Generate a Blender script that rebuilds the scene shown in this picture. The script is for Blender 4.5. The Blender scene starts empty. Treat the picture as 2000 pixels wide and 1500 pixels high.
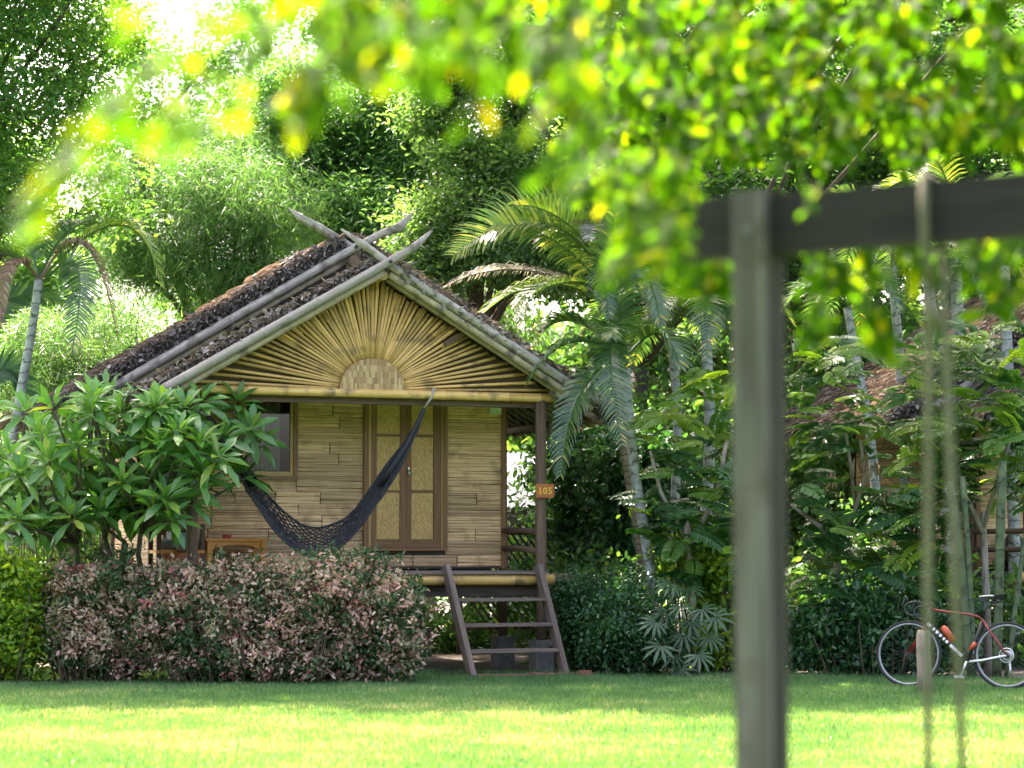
import bpy, math, random
import numpy as np
from mathutils import Vector, Matrix

random.seed(7)
RNG = np.random.default_rng(7)
scene = bpy.context.scene
col = scene.collection

# ------------------------------------------------------------------ camera, sky, sun, exposure
EYE = 1.4                       # eye height, metres
FPX = 4500.0                    # focal length in pixels of a 2000 px wide picture
PITCH = math.atan(320.0 / FPX)
cam_d = bpy.data.cameras.new('camera')
cam_d.sensor_width = 36.0
cam_d.lens = 36.0 * FPX / 2000.0
cam_d.clip_end = 1000
cam_d.dof.use_dof = True
cam_d.dof.focus_distance = 26.3
cam_d.dof.aperture_fstop = 1.9
cam = bpy.data.objects.new('camera', cam_d)
col.objects.link(cam)
cam.location = (0, 0, EYE)
cam.rotation_euler = (math.radians(90) + PITCH, 0, 0)
scene.camera = cam

SUN_EL = math.radians(60)
SUN_AZ = math.radians(-24)       # measured from +Y (away from the camera) towards +X
world = bpy.data.worlds.new('World')
scene.world = world
world.use_nodes = True
wn = world.node_tree.nodes
sky = wn.new('ShaderNodeTexSky')
sky.sky_type = 'NISHITA'
sky.sun_disc = False
sky.sun_elevation = SUN_EL
sky.sun_rotation = SUN_AZ
sky.air_density = 0.9
sky.dust_density = 8.0
bg = wn['Background']
bg.inputs['Strength'].default_value = 0.15
world.node_tree.links.new(sky.outputs[0], bg.inputs['Color'])

sun_d = bpy.data.lights.new('sun', 'SUN')
sun_d.energy = 4.2
sun_d.angle = math.radians(0.6)
sun_d.color = (1.0, 0.95, 0.86)
sun = bpy.data.objects.new('sun', sun_d)
col.objects.link(sun)
to_sun = Vector((math.sin(SUN_AZ) * math.cos(SUN_EL), math.cos(SUN_AZ) * math.cos(SUN_EL), math.sin(SUN_EL)))
sun.rotation_euler = to_sun.to_track_quat('Z', 'Y').to_euler()
sun.location = to_sun * 60

scene.view_settings.view_transform = 'Standard'
scene.view_settings.look = 'None'
scene.view_settings.exposure = 3.0
scene.view_settings.use_white_balance = True
scene.view_settings.white_balance_temperature = 6850
scene.view_settings.white_balance_tint = 15
scene.view_settings.gamma = 1.0
scene.render.engine = 'CYCLES'
scene.cycles.use_denoising = True
scene.cycles.max_bounces = 8
scene.cycles.diffuse_bounces = 4
scene.cycles.transmission_bounces = 6
scene.cycles.transparent_max_bounces = 6
scene.cycles.sample_clamp_indirect = 6.0

# ------------------------------------------------------------------ where things stand
def at(u, v, depth):
    """point of the place that lies `depth` metres away in the direction of (u, v) of the photograph"""
    x = (u - 1000) / FPX; y = (750 - v) / FPX
    r = Vector((x, math.cos(PITCH) - y * math.sin(PITCH), math.sin(PITCH) + y * math.cos(PITCH)))
    return r * (depth / r.y) + Vector((0, 0, EYE))
def m_per_px(depth): return depth / FPX

# ------------------------------------------------------------------ tagging
def tag(o, label=None, cat=None, group=None, kind=None):
    if label: o['label'] = label
    if cat: o['category'] = cat
    if group: o['group'] = group
    if kind: o['kind'] = kind
    return o
def empty(name, loc, rz=0.0, **k):
    o = bpy.data.objects.new(name, None)
    o.empty_display_size = .2
    col.objects.link(o)
    o.location = loc; o.rotation_euler = (0, 0, rz)
    return tag(o, **k)
def link(name, me, parent=None, **k):
    o = bpy.data.objects.new(name, me)
    col.objects.link(o)
    if parent is not None: o.parent = parent
    return tag(o, **k)

# ------------------------------------------------------------------ mesh builder
class MB:
    def __init__(s): s.v = []; s.f = []; s.uv = []; s.sm = []
    def quad(s, pts, uvs=None, smooth=False):
        i = len(s.v); s.v += [tuple(p) for p in pts]; s.f.append(tuple(range(i, i + len(pts))))
        s.uv += uvs or [(0, 0)] * len(pts); s.sm.append(smooth)
    def box(s, lo, hi, M=None):
        lo = Vector(lo); hi = Vector(hi)
        c = [Vector((x, y, z)) for z in (lo.z, hi.z) for y in (lo.y, hi.y) for x in (lo.x, hi.x)]
        d = hi - lo
        la = max(range(3), key=lambda k: d[k])
        off = random.random() * 10
        for q in ((0, 2, 3, 1), (4, 5, 7, 6), (0, 1, 5, 4), (2, 6, 7, 3), (0, 4, 6, 2), (1, 3, 7, 5)):
            pts = [c[k] for k in q]
            n = (pts[1] - pts[0]).cross(pts[2] - pts[1])
            na = max(range(3), key=lambda k: abs(n[k]))
            va = la if la != na else (la + 1) % 3
            ua = 3 - na - va
            uvs = [(p[ua] + off, p[va] + off) for p in pts]
            s.quad([M @ p for p in pts] if M else pts, uvs)
        return s
    def tube(s, path, rad, n=8, caps=True, smooth=True, flat=1.0):
        P = [Vector(p) for p in path]
        if not hasattr(rad, '__len__'): rad = [rad] * len(P)
        rings = []; L = 0; off = random.random() * 10
        t0 = (P[1] - P[0]).normalized()
        ref = Vector((0, 0, 1)) if abs(t0.z) < .9 else Vector((1, 0, 0))
        a = t0.cross(ref).normalized()
        base = len(s.v)
        for i, p in enumerate(P):
            t = (P[min(i + 1, len(P) - 1)] - P[max(i - 1, 0)]).normalized()
            a = (a - t * a.dot(t)).normalized(); b = t.cross(a)
            if i: L += (P[i] - P[i - 1]).length
            rings.append(L)
            for k in range(n):
                w = 2 * math.pi * k / n
                s.v.append(tuple(p + (a * math.cos(w) + b * math.sin(w) * flat) * rad[i]))
        for i in range(len(P) - 1):
            for k in range(n):
                k2 = (k + 1) % n
                s.f.append((base + i * n + k, base + i * n + k2, base + (i + 1) * n + k2, base + (i + 1) * n + k))
                r = rad[0] * 2 * math.pi
                u0, u1 = k / n * r + off, (k + 1) / n * r + off
                s.uv += [(u0, rings[i] + off), (u1, rings[i] + off), (u1, rings[i + 1] + off), (u0, rings[i + 1] + off)]
                s.sm.append(smooth)
        if caps:
            s.f.append(tuple(base + k for k in reversed(range(n)))); s.uv += [(off + math.cos(2*math.pi*k/n)*.05, off) for k in range(n)]; s.sm.append(False)
            e = base + (len(P) - 1) * n
            s.f.append(tuple(e + k for k in range(n))); s.uv += [(off + math.cos(2*math.pi*k/n)*.05, off) for k in range(n)]; s.sm.append(False)
        return s
    def bamboo(s, a, b, r0, r1=None, seg=.33, n=8):
        """a straight culm from a to b with swollen joints"""
        a = Vector(a); b = Vector(b); r1 = r1 or r0
        L = (b - a).length; d = (b - a) / L
        pts = [a]; rr = [r0]; x = seg * random.uniform(.25, .9)
        while x < L - .05:
            r = r0 + (r1 - r0) * x / L
            for dx, k in ((-.012, 1.0), (-.004, 1.11), (.004, 1.11), (.012, 1.0)):
                pts.append(a + d * (x + dx)); rr.append(r * k)
            x += seg * random.uniform(.85, 1.15)
        pts.append(b); rr.append(r1)
        return s.tube(pts, rr, n)
    def mesh(s, name, mat):
        me = bpy.data.meshes.new(name)
        me.from_pydata(s.v, [], s.f)
        uvl = me.uv_layers.new(name='UVMap')
        uvl.data.foreach_set('uv', np.array(s.uv, dtype=np.float32).ravel())
        me.polygons.foreach_set('use_smooth', np.array(s.sm, dtype=bool))
        for m in (mat if isinstance(mat, (list, tuple)) else [mat]): me.materials.append(m)
        return me
    def build(s, name, mat, parent=None, **k):
        return link(name, s.mesh(name, mat), parent, **k)

# leaf-like pieces: many copies of one small outline baked into one mesh
T_DIAMOND = (np.array([(0, 0, 0), (.45, .5, .07), (1, 0, -.08), (.45, -.5, .07)], float), np.array([(0, 1, 2, 3)]))
T_OVAL = (np.array([(0, 0, 0), (.28, .44, .06), (.72, .4, .03), (1, 0, -.1), (.72, -.4, .03), (.28, -.44, .06)], float),
          np.array([(0, 3, 2, 1), (0, 5, 4, 3)]))
T_NEEDLE = (np.array([(0, .5, 0), (0, -.5, 0), (1, 0, -.12)], float), np.array([(0, 1, 2)]))
T_LONG = (np.array([(0, 0, 0), (.4, 0, .02), (.75, 0, -.04), (1, 0, -.14), (.3, .36, .07), (.66, .5, .02), (.3, -.36, .07), (.66, -.5, .02)], float),
          np.array([(0, 1, 5, 4), (1, 2, 3, 5), (0, 6, 7, 1), (1, 7, 3, 2)]))

def unit(a): return a / np.maximum(np.linalg.norm(a, axis=-1, keepdims=True), 1e-9)
def bake(name, mat, tmpl, C, D, Nn, L, W, rnd):
    tv, tf = tmpl
    C = np.asarray(C, float); n = len(C)
    D = unit(np.asarray(D, float)); Nn = np.asarray(Nn, float)
    S = unit(np.cross(D, Nn)); Nn = np.cross(S, D)
    L = np.broadcast_to(L, (n,)); W = np.broadcast_to(W, (n,))
    V = (C[:, None, :] + (tv[None, :, 0] * L[:, None])[..., None] * D[:, None, :]
         + (tv[None, :, 1] * W[:, None])[..., None] * S[:, None, :]
         + (tv[None, :, 2] * L[:, None])[..., None] * Nn[:, None, :]).reshape(-1, 3)
    k = len(tv); nf, m = tf.shape
    Fi = (np.arange(n)[:, None, None] * k + tf[None]).reshape(-1)
    me = bpy.data.meshes.new(name)
    me.vertices.add(len(V)); me.vertices.foreach_set('co', V.astype(np.float32).ravel())
    me.loops.add(len(Fi)); me.loops.foreach_set('vertex_index', Fi.astype(np.int32))
    me.polygons.add(n * nf); me.polygons.foreach_set('loop_start', (np.arange(n * nf) * m).astype(np.int32))
    at_ = me.attributes.new('rnd', 'FLOAT', 'POINT')
    at_.data.foreach_set('value', np.repeat(np.asarray(rnd, np.float32), k))
    me.update(calc_edges=True)
    me.materials.append(mat)
    return me

# ------------------------------------------------------------------ materials
def new_mat(name):
    m = bpy.data.materials.new(name); m.use_nodes = True
    nt = m.node_tree
    return m, nt, nt.nodes['Principled BSDF'], nt.nodes['Material Output']
def ramp(nt, stops, interp='LINEAR'):
    r = nt.nodes.new('ShaderNodeValToRGB'); r.color_ramp.interpolation = interp
    e = r.color_ramp.elements
    while len(e) < len(stops): e.new(.5)
    for k, (p, c) in enumerate(stops):
        e[k].position = p; e[k].color = (*c, 1)
    return r
def plain(name, c, rough=.6, metal=0.0, spec=.5, var=.12):
    m, nt, b, _ = new_mat(name)
    tc = nt.nodes.new('ShaderNodeTexCoord'); no = nt.nodes.new('ShaderNodeTexNoise')
    no.inputs['Scale'].default_value = 14; no.inputs['Detail'].default_value = 5
    nt.links.new(tc.outputs['Object'], no.inputs['Vector'])
    r = ramp(nt, [(.3, [x * (1 - var) for x in c]), (.7, [min(1, x * (1 + var)) for x in c])])
    nt.links.new(no.outputs['Fac'], r.inputs[0]); nt.links.new(r.outputs[0], b.inputs['Base Color'])
    b.inputs['Roughness'].default_value = rough; b.inputs['Metallic'].default_value = metal
    b.inputs['Specular IOR Level'].default_value = spec
    return m
def wood(name, c1, c2, rough=.65, sc=(55, 3), bump=.35, objvar=.25, stain=None):
    """streaks along each piece, a different tone for each piece, optional stains"""
    m, nt, b, _ = new_mat(name); N = nt.nodes; Lk = nt.links.new
    uv = N.new('ShaderNodeUVMap'); uv.uv_map = 'UVMap'
    oi = N.new('ShaderNodeObjectInfo')
    mp = N.new('ShaderNodeMapping'); mp.inputs['Scale'].default_value = (sc[0], sc[1], 1)
    Lk(uv.outputs[0], mp.inputs['Vector']); Lk(oi.outputs['Random'], mp.inputs['Location'])
    no = N.new('ShaderNodeTexNoise'); no.inputs['Scale'].default_value = 1.0; no.inputs['Detail'].default_value = 6; no.inputs['Roughness'].default_value = .62
    Lk(mp.outputs[0], no.inputs['Vector'])
    r = ramp(nt, [(.3, c1), (.72, c2)]); Lk(no.outputs['Fac'], r.inputs[0])
    hs = N.new('ShaderNodeHueSaturation'); Lk(r.outputs[0], hs.inputs['Color'])
    mr = N.new('ShaderNodeMapRange'); mr.inputs['To Min'].default_value = 1 - objvar; mr.inputs['To Max'].default_value = 1 + objvar
    Lk(oi.outputs['Random'], mr.inputs['Value']); Lk(mr.outputs[0], hs.inputs['Value'])
    last = hs.outputs[0]
    if stain:
        tc = N.new('ShaderNodeTexCoord'); n2 = N.new('ShaderNodeTexNoise'); n2.inputs['Scale'].default_value = 5.5; n2.inputs['Detail'].default_value = 6
        Lk(tc.outputs['Object'], n2.inputs['Vector'])
        r2 = ramp(nt, [(.52, (0, 0, 0)), (.68, (1, 1, 1))]); Lk(n2.outputs['Fac'], r2.inputs[0])
        mx = N.new('ShaderNodeMix'); mx.data_type = 'RGBA'; Lk(r2.outputs[0], mx.inputs['Factor']); Lk(last, mx.inputs['A']); mx.inputs['B'].default_value = (*stain, 1)
        last = mx.outputs['Result']
    Lk(last, b.inputs['Base Color'])
    b.inputs['Roughness'].default_value = rough; b.inputs['Specular IOR Level'].default_value = .35
    bp = N.new('ShaderNodeBump'); bp.inputs['Strength'].default_value = bump; bp.inputs['Distance'].default_value = .01
    Lk(no.outputs['Fac'], bp.inputs['Height']); Lk(bp.outputs[0], b.inputs['Normal'])
    return m
def leaf(name, stops, trans=.45, rough=.38, spec=.5, tint=(1.25, 1.25, .45), attr=True, interp='LINEAR'):
    m, nt, b, out = new_mat(name); N = nt.nodes; Lk = nt.links.new
    r = ramp(nt, stops, interp)
    if attr:
        a = N.new('ShaderNodeAttribute'); a.attribute_name = 'rnd'; Lk(a.outputs['Fac'], r.inputs[0])
    else:
        a = N.new('ShaderNodeObjectInfo'); Lk(a.outputs['Random'], r.inputs[0])
    Lk(r.outputs[0], b.inputs['Base Color'])
    b.inputs['Roughness'].default_value = rough; b.inputs['Specular IOR Level'].default_value = spec
    tr = N.new('ShaderNodeBsdfTranslucent')
    mu = N.new('ShaderNodeMix'); mu.data_type = 'RGBA'; mu.blend_type = 'MULTIPLY'; mu.inputs['Factor'].default_value = 1
    Lk(r.outputs[0], mu.inputs['A']); mu.inputs['B'].default_value = (*[t * 1.6 for t in tint], 1)
    Lk(mu.outputs['Result'], tr.inputs['Color'])
    mx = N.new('ShaderNodeMixShader'); mx.inputs[0].default_value = trans
    Lk(b.outputs[0], mx.inputs[1]); Lk(tr.outputs[0], mx.inputs[2]); Lk(mx.outputs[0], out.inputs['Surface'])
    return m

M = {}
M['bamboo_fresh'] = wood('bamboo_fresh', (.46, .26, .07), (.72, .47, .17), .42, (70, 2.2), .2, .18, stain=(.2, .14, .07))
M['bamboo_stick'] = wood('bamboo_stick', (.44, .24, .075), (.74, .47, .19), .5, (60, 2.0), .25, .28, stain=(.3, .18, .075))
M['bamboo_board'] = wood('bamboo_board', (.4, .23, .1), (.78, .52, .29), .6, (90, 2.0), .5, .28, stain=(.42, .26, .13))
M['bamboo_grey'] = wood('bamboo_grey', (.2, .17, .14), (.42, .37, .32), .85, (45, 2.0), .5, .15, stain=(.13, .105, .085))
M['bamboo_tan'] = wood('bamboo_tan', (.26, .2, .13), (.42, .34, .22), .6, (45, 2.0), .3, .2, stain=(.12, .1, .07))
M['post_wood'] = wood('post_wood', (.07, .042, .028), (.17, .105, .07), .75, (40, 2.0), .6, .15)
M['step_wood'] = wood('step_wood', (.09, .065, .05), (.24, .18, .145), .8, (50, 2.5), .7, .2)
M['door_wood'] = wood('door_wood', (.13, .055, .02), (.26, .125, .05), .5, (60, 2.0), .3, .12)
M['door_trim'] = wood('door_trim', (.34, .19, .06), (.48, .3, .11), .5, (60, 2.0), .3, .1)
M['dark_board'] = wood('dark_board', (.03, .022, .018), (.075, .055, .042), .85, (20, 2.5), .5, .15)
M['table_wood'] = wood('table_wood', (.52, .19, .03), (.72, .32, .06), .4, (40, 2.0), .2, .08)
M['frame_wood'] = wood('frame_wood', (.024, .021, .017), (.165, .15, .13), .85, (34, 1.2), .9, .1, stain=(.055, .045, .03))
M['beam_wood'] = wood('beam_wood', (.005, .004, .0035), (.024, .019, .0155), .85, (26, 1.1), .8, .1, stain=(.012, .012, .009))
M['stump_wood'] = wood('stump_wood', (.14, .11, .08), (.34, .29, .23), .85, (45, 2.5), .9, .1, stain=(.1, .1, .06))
M['shaded_back_wood'] = wood('shaded_back_wood', (.014, .011, .008), (.045, .035, .027), .9, (60, 2.2), .9, .1)  # shade on the post's right side is put into this darker wood colour
M['bark'] = wood('bark', (.045, .035, .026), (.13, .105, .08), .9, (25, 4), .9, .2)
M['pale_bark'] = wood('pale_bark', (.13, .1, .075), (.4, .36, .3), .85, (30, 5), .7, .15, stain=(.12, .085, .06))
M['rope'] = wood('rope', (.075, .07, .04), (.13, .125, .075), .9, (60, 40), .6, .1)
M['pale_rope'] = wood('pale_rope', (.3, .28, .24), (.5, .47, .42), .9, (60, 40), .6, .1)
M['net_cord'] = plain('net_cord', (.012, .012, .017), .55, var=.3)
M['concrete'] = plain('concrete', (.16, .155, .14), .9, var=.3)
M['terracotta'] = plain('terracotta', (.17, .075, .05), .9, var=.35)
M['sign_board'] = wood('sign_board', (.3, .085, .02), (.42, .14, .035), .5, (30, 3), .2, .05)
M['sign_paint'] = plain('sign_paint', (.72, .4, .05), .5, var=.1)
M['lamp_plastic'] = plain('lamp_plastic', (.55, .6, .48), .45, var=.06)
M['wire'] = plain('wire', (.1, .1, .1), .6)
M['metal'] = plain('metal', (.55, .55, .55), .3, metal=.9)
M['ash_red'] = plain('ash_red', (.32, .045, .04), .35)
M['cushion'] = plain('cushion', (.2, .21, .22), .9, var=.25)
M['brick'] = plain('brick', (.22, .09, .05), .9, var=.3)
M['bike_black'] = plain('bike_black', (.012, .012, .014), .35)
M['tyre'] = plain('tyre', (.012, .012, .012), .8)
M['bike_red'] = plain('bike_red', (.17, .012, .01), .3)
M['bike_orange'] = plain('bike_orange', (.4, .06, .015), .4)
M['bike_white'] = plain('bike_white', (.75, .75, .75), .35)
M['rim'] = plain('rim', (.24, .25, .26), .3, metal=.5)
M['zinc'] = plain('zinc', (.72, .73, .74), .45, metal=.2, var=.05)
M['soil'] = plain('soil', (.07, .05, .035), .95, var=.45)
M['seed_pod'] = plain('seed_pod', (.25, .15, .08), .8)
M['curtain'] = plain('curtain', (.13, .14, .1), .9, var=.15)
M['interior'] = plain('interior', (.05, .04, .03), .9)

def mat_glass():
    m, nt, b, out = new_mat('window_glass'); N = nt.nodes
    g = N.new('ShaderNodeBsdfGlossy'); g.inputs['Roughness'].default_value = .03
    t = N.new('ShaderNodeBsdfTransparent'); f = N.new('ShaderNodeFresnel'); f.inputs['IOR'].default_value = 1.8
    mx = N.new('ShaderNodeMixShader'); nt.links.new(f.outputs[0], mx.inputs[0]); nt.links.new(t.outputs[0], mx.inputs[1]); nt.links.new(g.outputs[0], mx.inputs[2])
    nt.links.new(mx.outputs[0], out.inputs['Surface'])
    return m
M['glass'] = mat_glass()
def mat_weave(name, c1, c2, c3, sx, sy):
    """split bamboo matting: fine over-and-under checks of different tones"""
    m, nt, b, _ = new_mat(name); N = nt.nodes; Lk = nt.links.new
    tc = N.new('ShaderNodeTexCoord'); mp = N.new('ShaderNodeMapping'); mp.inputs['Scale'].default_value = (sx, sx, sy)
    Lk(tc.outputs['Object'], mp.inputs['Vector'])
    sn = N.new('ShaderNodeVectorMath'); sn.operation = 'FLOOR'; Lk(mp.outputs[0], sn.inputs[0])
    wn_ = N.new('ShaderNodeTexWhiteNoise'); wn_.noise_dimensions = '3D'; Lk(sn.outputs[0], wn_.inputs['Vector'])
    r = ramp(nt, [(0, c1), (.55, c2), (1, c3)]); Lk(wn_.outputs['Value'], r.inputs[0]); Lk(r.outputs[0], b.inputs['Base Color'])
    b.inputs['Roughness'].default_value = .55
    bp = N.new('ShaderNodeBump'); bp.inputs['Strength'].default_value = .6; bp.inputs['Distance'].default_value = .006
    Lk(wn_.outputs['Value'], bp.inputs['Height']); Lk(bp.outputs[0], b.inputs['Normal'])
    return m
M['weave'] = mat_weave('weave', (.25, .13, .055), (.38, .22, .09), (.52, .36, .17), 44, 15)
M['door_mat'] = mat_weave('door_mat', (.4, .22, .065), (.5, .3, .095), (.58, .37, .13), 70, 40)
def mat_trunk(name, c1, c2, ringc, pitch):
    m, nt, b, _ = new_mat(name); N = nt.nodes; Lk = nt.links.new
    uv = N.new('ShaderNodeUVMap'); uv.uv_map = 'UVMap'; sp = N.new('ShaderNodeSeparateXYZ'); Lk(uv.outputs[0], sp.inputs[0])
    no = N.new('ShaderNodeTexNoise'); no.inputs['Scale'].default_value = 9; no.inputs['Detail'].default_value = 6; Lk(uv.outputs[0], no.inputs['Vector'])
    r = ramp(nt, [(.35, c1), (.65, c2)]); Lk(no.outputs['Fac'], r.inputs[0])
    mu = N.new('ShaderNodeMath'); mu.operation = 'MULTIPLY_ADD'; mu.inputs[1].default_value = 1 / pitch; Lk(sp.outputs['Y'], mu.inputs[0])
    m3 = N.new('ShaderNodeMath'); m3.operation = 'MULTIPLY'; m3.inputs[1].default_value = 1.6; Lk(no.outputs['Fac'], m3.inputs[0]); Lk(m3.outputs[0], mu.inputs[2])
    fr = N.new('ShaderNodeMath'); fr.operation = 'FRACT'; Lk(mu.outputs[0], fr.inputs[0])
    r2 = ramp(nt, [(0, (1, 1, 1)), (.1, (1, 1, 1)), (.17, (0, 0, 0))]); Lk(fr.outputs[0], r2.inputs[0])
    mx = N.new('ShaderNodeMix'); mx.data_type = 'RGBA'; Lk(r2.outputs[0], mx.inputs['Factor']); Lk(r.outputs[0], mx.inputs['A']); mx.inputs['B'].default_value = (*ringc, 1)
    Lk(mx.outputs['Result'], b.inputs['Base Color']); b.inputs['Roughness'].default_value = .7
    bp = N.new('ShaderNodeBump'); bp.inputs['Strength'].default_value = .5; bp.inputs['Distance'].default_value = .01; bp.invert = True
    Lk(r2.outputs[0], bp.inputs['Height']); Lk(bp.outputs[0], b.inputs['Normal'])
    return m
M['palm_trunk'] = mat_trunk('palm_trunk', (.2, .21, .19), (.38, .39, .37), (.09, .09, .07), .14)
M['brown_trunk'] = mat_trunk('brown_trunk', (.15, .11, .07), (.27, .2, .13), (.05, .04, .03), .07)
M['green_culm'] = mat_trunk('green_culm', (.035, .06, .022), (.085, .115, .05), (.025, .03, .015), .34)

M['thatch'] = leaf('thatch', [(0, (.06, .05, .046)), (.45, (.19, .165, .15)), (.8, (.3, .27, .25)), (1, (.37, .335, .315))], .12, .7, .2, (1, .7, .45))
M['grass'] = leaf('grass_blade', [(0, (.024, .085, .028)), (.5, (.068, .185, .06)), (.85, (.145, .275, .105)), (1, (.46, .46, .3))], .42, .4, .45, (1.45, 1.1, .4))
M['frangi'] = leaf('frangipani_leaf', [(0, (.05, .15, .035)), (.6, (.095, .235, .05)), (.9, (.14, .27, .05)), (1, (.27, .34, .045))], .35, .3, .55)
M['frangi_obj'] = leaf('frangipani_leaf_large', [(0, (.05, .15, .035)), (.6, (.095, .235, .05)), (.9, (.14, .27, .05)), (1, (.27, .34, .045))], .35, .3, .55, attr=False)
M['pink'] = leaf('hedge_leaf', [(0, (.03, .075, .022)), (.38, (.06, .12, .04)), (.47, (.2, .23, .12)), (.6, (.47, .37, .26)), (.75, (.54, .34, .28)), (.9, (.5, .25, .23)), (1, (.46, .09, .12))], .3, .45, .4, (1.1, 1, .8))
M['lime'] = leaf('lime_leaf', [(0, (.07, .16, .02)), (.6, (.18, .31, .03)), (1, (.36, .42, .035))], .45, .4, .45)
M['bush'] = leaf('bush_leaf', [(0, (.012, .05, .018)), (.7, (.03, .105, .035)), (1, (.07, .17, .05))], .35, .35, .5)
M['dark'] = leaf('dark_leaf', [(0, (.024, .075, .025)), (.7, (.065, .155, .045)), (1, (.13, .22, .055))], .5, .4, .5)
M['rain'] = leaf('broad_leaf', [(0, (.042, .115, .035)), (.6, (.09, .2, .055)), (.92, (.17, .27, .06)), (1, (.28, .31, .06))], .52, .36, .5)
M['feather'] = leaf('feathery_leaf', [(0, (.05, .12, .04)), (.6, (.095, .185, .06)), (1, (.17, .26, .075))], .38, .45, .3, (1.05, 1.15, .55))
M['blue'] = leaf('bluish_leaf', [(0, (.05, .13, .06)), (.6, (.1, .21, .095)), (.9, (.15, .26, .1)), (1, (.28, .33, .07))], .5, .4, .5)
M['greyg'] = leaf('grey_green_leaf', [(0, (.045, .105, .045)), (.6, (.115, .21, .08)), (1, (.21, .3, .12))], .5, .4, .5)
M['near'] = leaf('canopy_leaf', [(0, (.012, .045, .003)), (.6, (.032, .085, .005)), (.88, (.085, .13, .007)), (1, (.26, .21, .01))], .76, .55, .06, (1.3, 1.25, .25))
M['near_obj'] = leaf('canopy_leaf_large', [(0, (.012, .045, .003)), (.6, (.032, .085, .005)), (.88, (.085, .13, .007)), (1, (.26, .21, .01))], .76, .55, .06, (1.3, 1.25, .25), attr=False)
M['palm'] = leaf('palm_leaflet', [(0, (.03, .08, .03)), (.6, (.06, .13, .04)), (.93, (.12, .18, .045)), (1, (.3, .28, .09))], .4, .26, .8)
M['palm_yellow'] = leaf('palm_leaflet_yellow', [(0, (.06, .13, .03)), (.6, (.12, .2, .035)), (1, (.34, .34, .09))], .45, .28, .7)
M['palm_dead'] = leaf('palm_leaflet_dry', [(0, (.12, .07, .045)), (.6, (.24, .15, .1)), (1, (.38, .27, .2))], .25, .6, .3, (1.1, .8, .5))
M['palm_silver'] = leaf('palm_leaflet_silvery', [(0, (.1, .1, .08)), (.6, (.22, .21, .18)), (1, (.36, .34, .31))], .3, .4, .5, (1, .95, .7))
M['senna'] = leaf('pinnate_leaf', [(0, (.018, .075, .022)), (.6, (.04, .12, .03)), (.9, (.09, .18, .03)), (1, (.15, .24, .03))], .4, .4, .45, attr=False)
M['senna_sunlit'] = leaf('pinnate_leaf_sunlit', [(0, (.07, .17, .03)), (1, (.19, .28, .03))], .5, .4, .45, attr=False)  # lime copy of the pinnate leaf: sunlight on the upper leaves painted in
M['rhapis'] = leaf('fan_leaflet', [(0, (.03, .08, .03)), (1, (.07, .14, .055))], .3, .35, .55, attr=False)
M['twig'] = plain('twig', (.08, .06, .035), .8)
M['green_stem'] = plain('green_stem', (.09, .13, .04), .6)

def mat_lawn():
    m, nt, b, _ = new_mat('lawn_turf'); N = nt.nodes; Lk = nt.links.new
    tc = N.new('ShaderNodeTexCoord'); no = N.new('ShaderNodeTexNoise'); no.inputs['Scale'].default_value = 22; no.inputs['Detail'].default_value = 8
    Lk(tc.outputs['Object'], no.inputs['Vector'])
    r = ramp(nt, [(.3, (.035, .06, .015)), (.6, (.055, .12, .022)), (.8, (.1, .15, .04))]); Lk(no.outputs['Fac'], r.inputs[0]); Lk(r.outputs[0], b.inputs['Base Color'])
    b.inputs['Roughness'].default_value = .9; b.inputs['Specular IOR Level'].default_value = .2
    return m
M['lawn'] = mat_lawn()

# ------------------------------------------------------------------ the ground
g = MB()
NX, NY = 60, 60
for i in range(NX):
    for j in range(NY):
        x0, x1 = -60 + 2 * i, -58 + 2 * i; y0, y1 = -30 + 2.5 * j, -27.5 + 2.5 * j
        g.quad([(x0, y0, 0), (x1, y0, 0), (x1, y1, 0), (x0, y1, 0)])
for S_ in (900,):
    g.quad([(-S_, 120, -.004), (S_, 120, -.004), (S_, S_, -.004), (-S_, S_, -.004)])
g.build('lawn', M['lawn'], kind='structure', label='mown green lawn in front of the bamboo hut')
s = MB()
pts = [(-9, 25.9), (-5.2, 25.4), (-.9, 25.35), (0.3, 25.75), (2.2, 25.3), (6, 24.2), (9, 24.4), (14, 60), (-16, 60)]
s.quad([(x, y, .004) for x, y in pts])
s.build('soil_bed', M['soil'], kind='structure', label='bare brown earth under the hut and shrubs')

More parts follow.
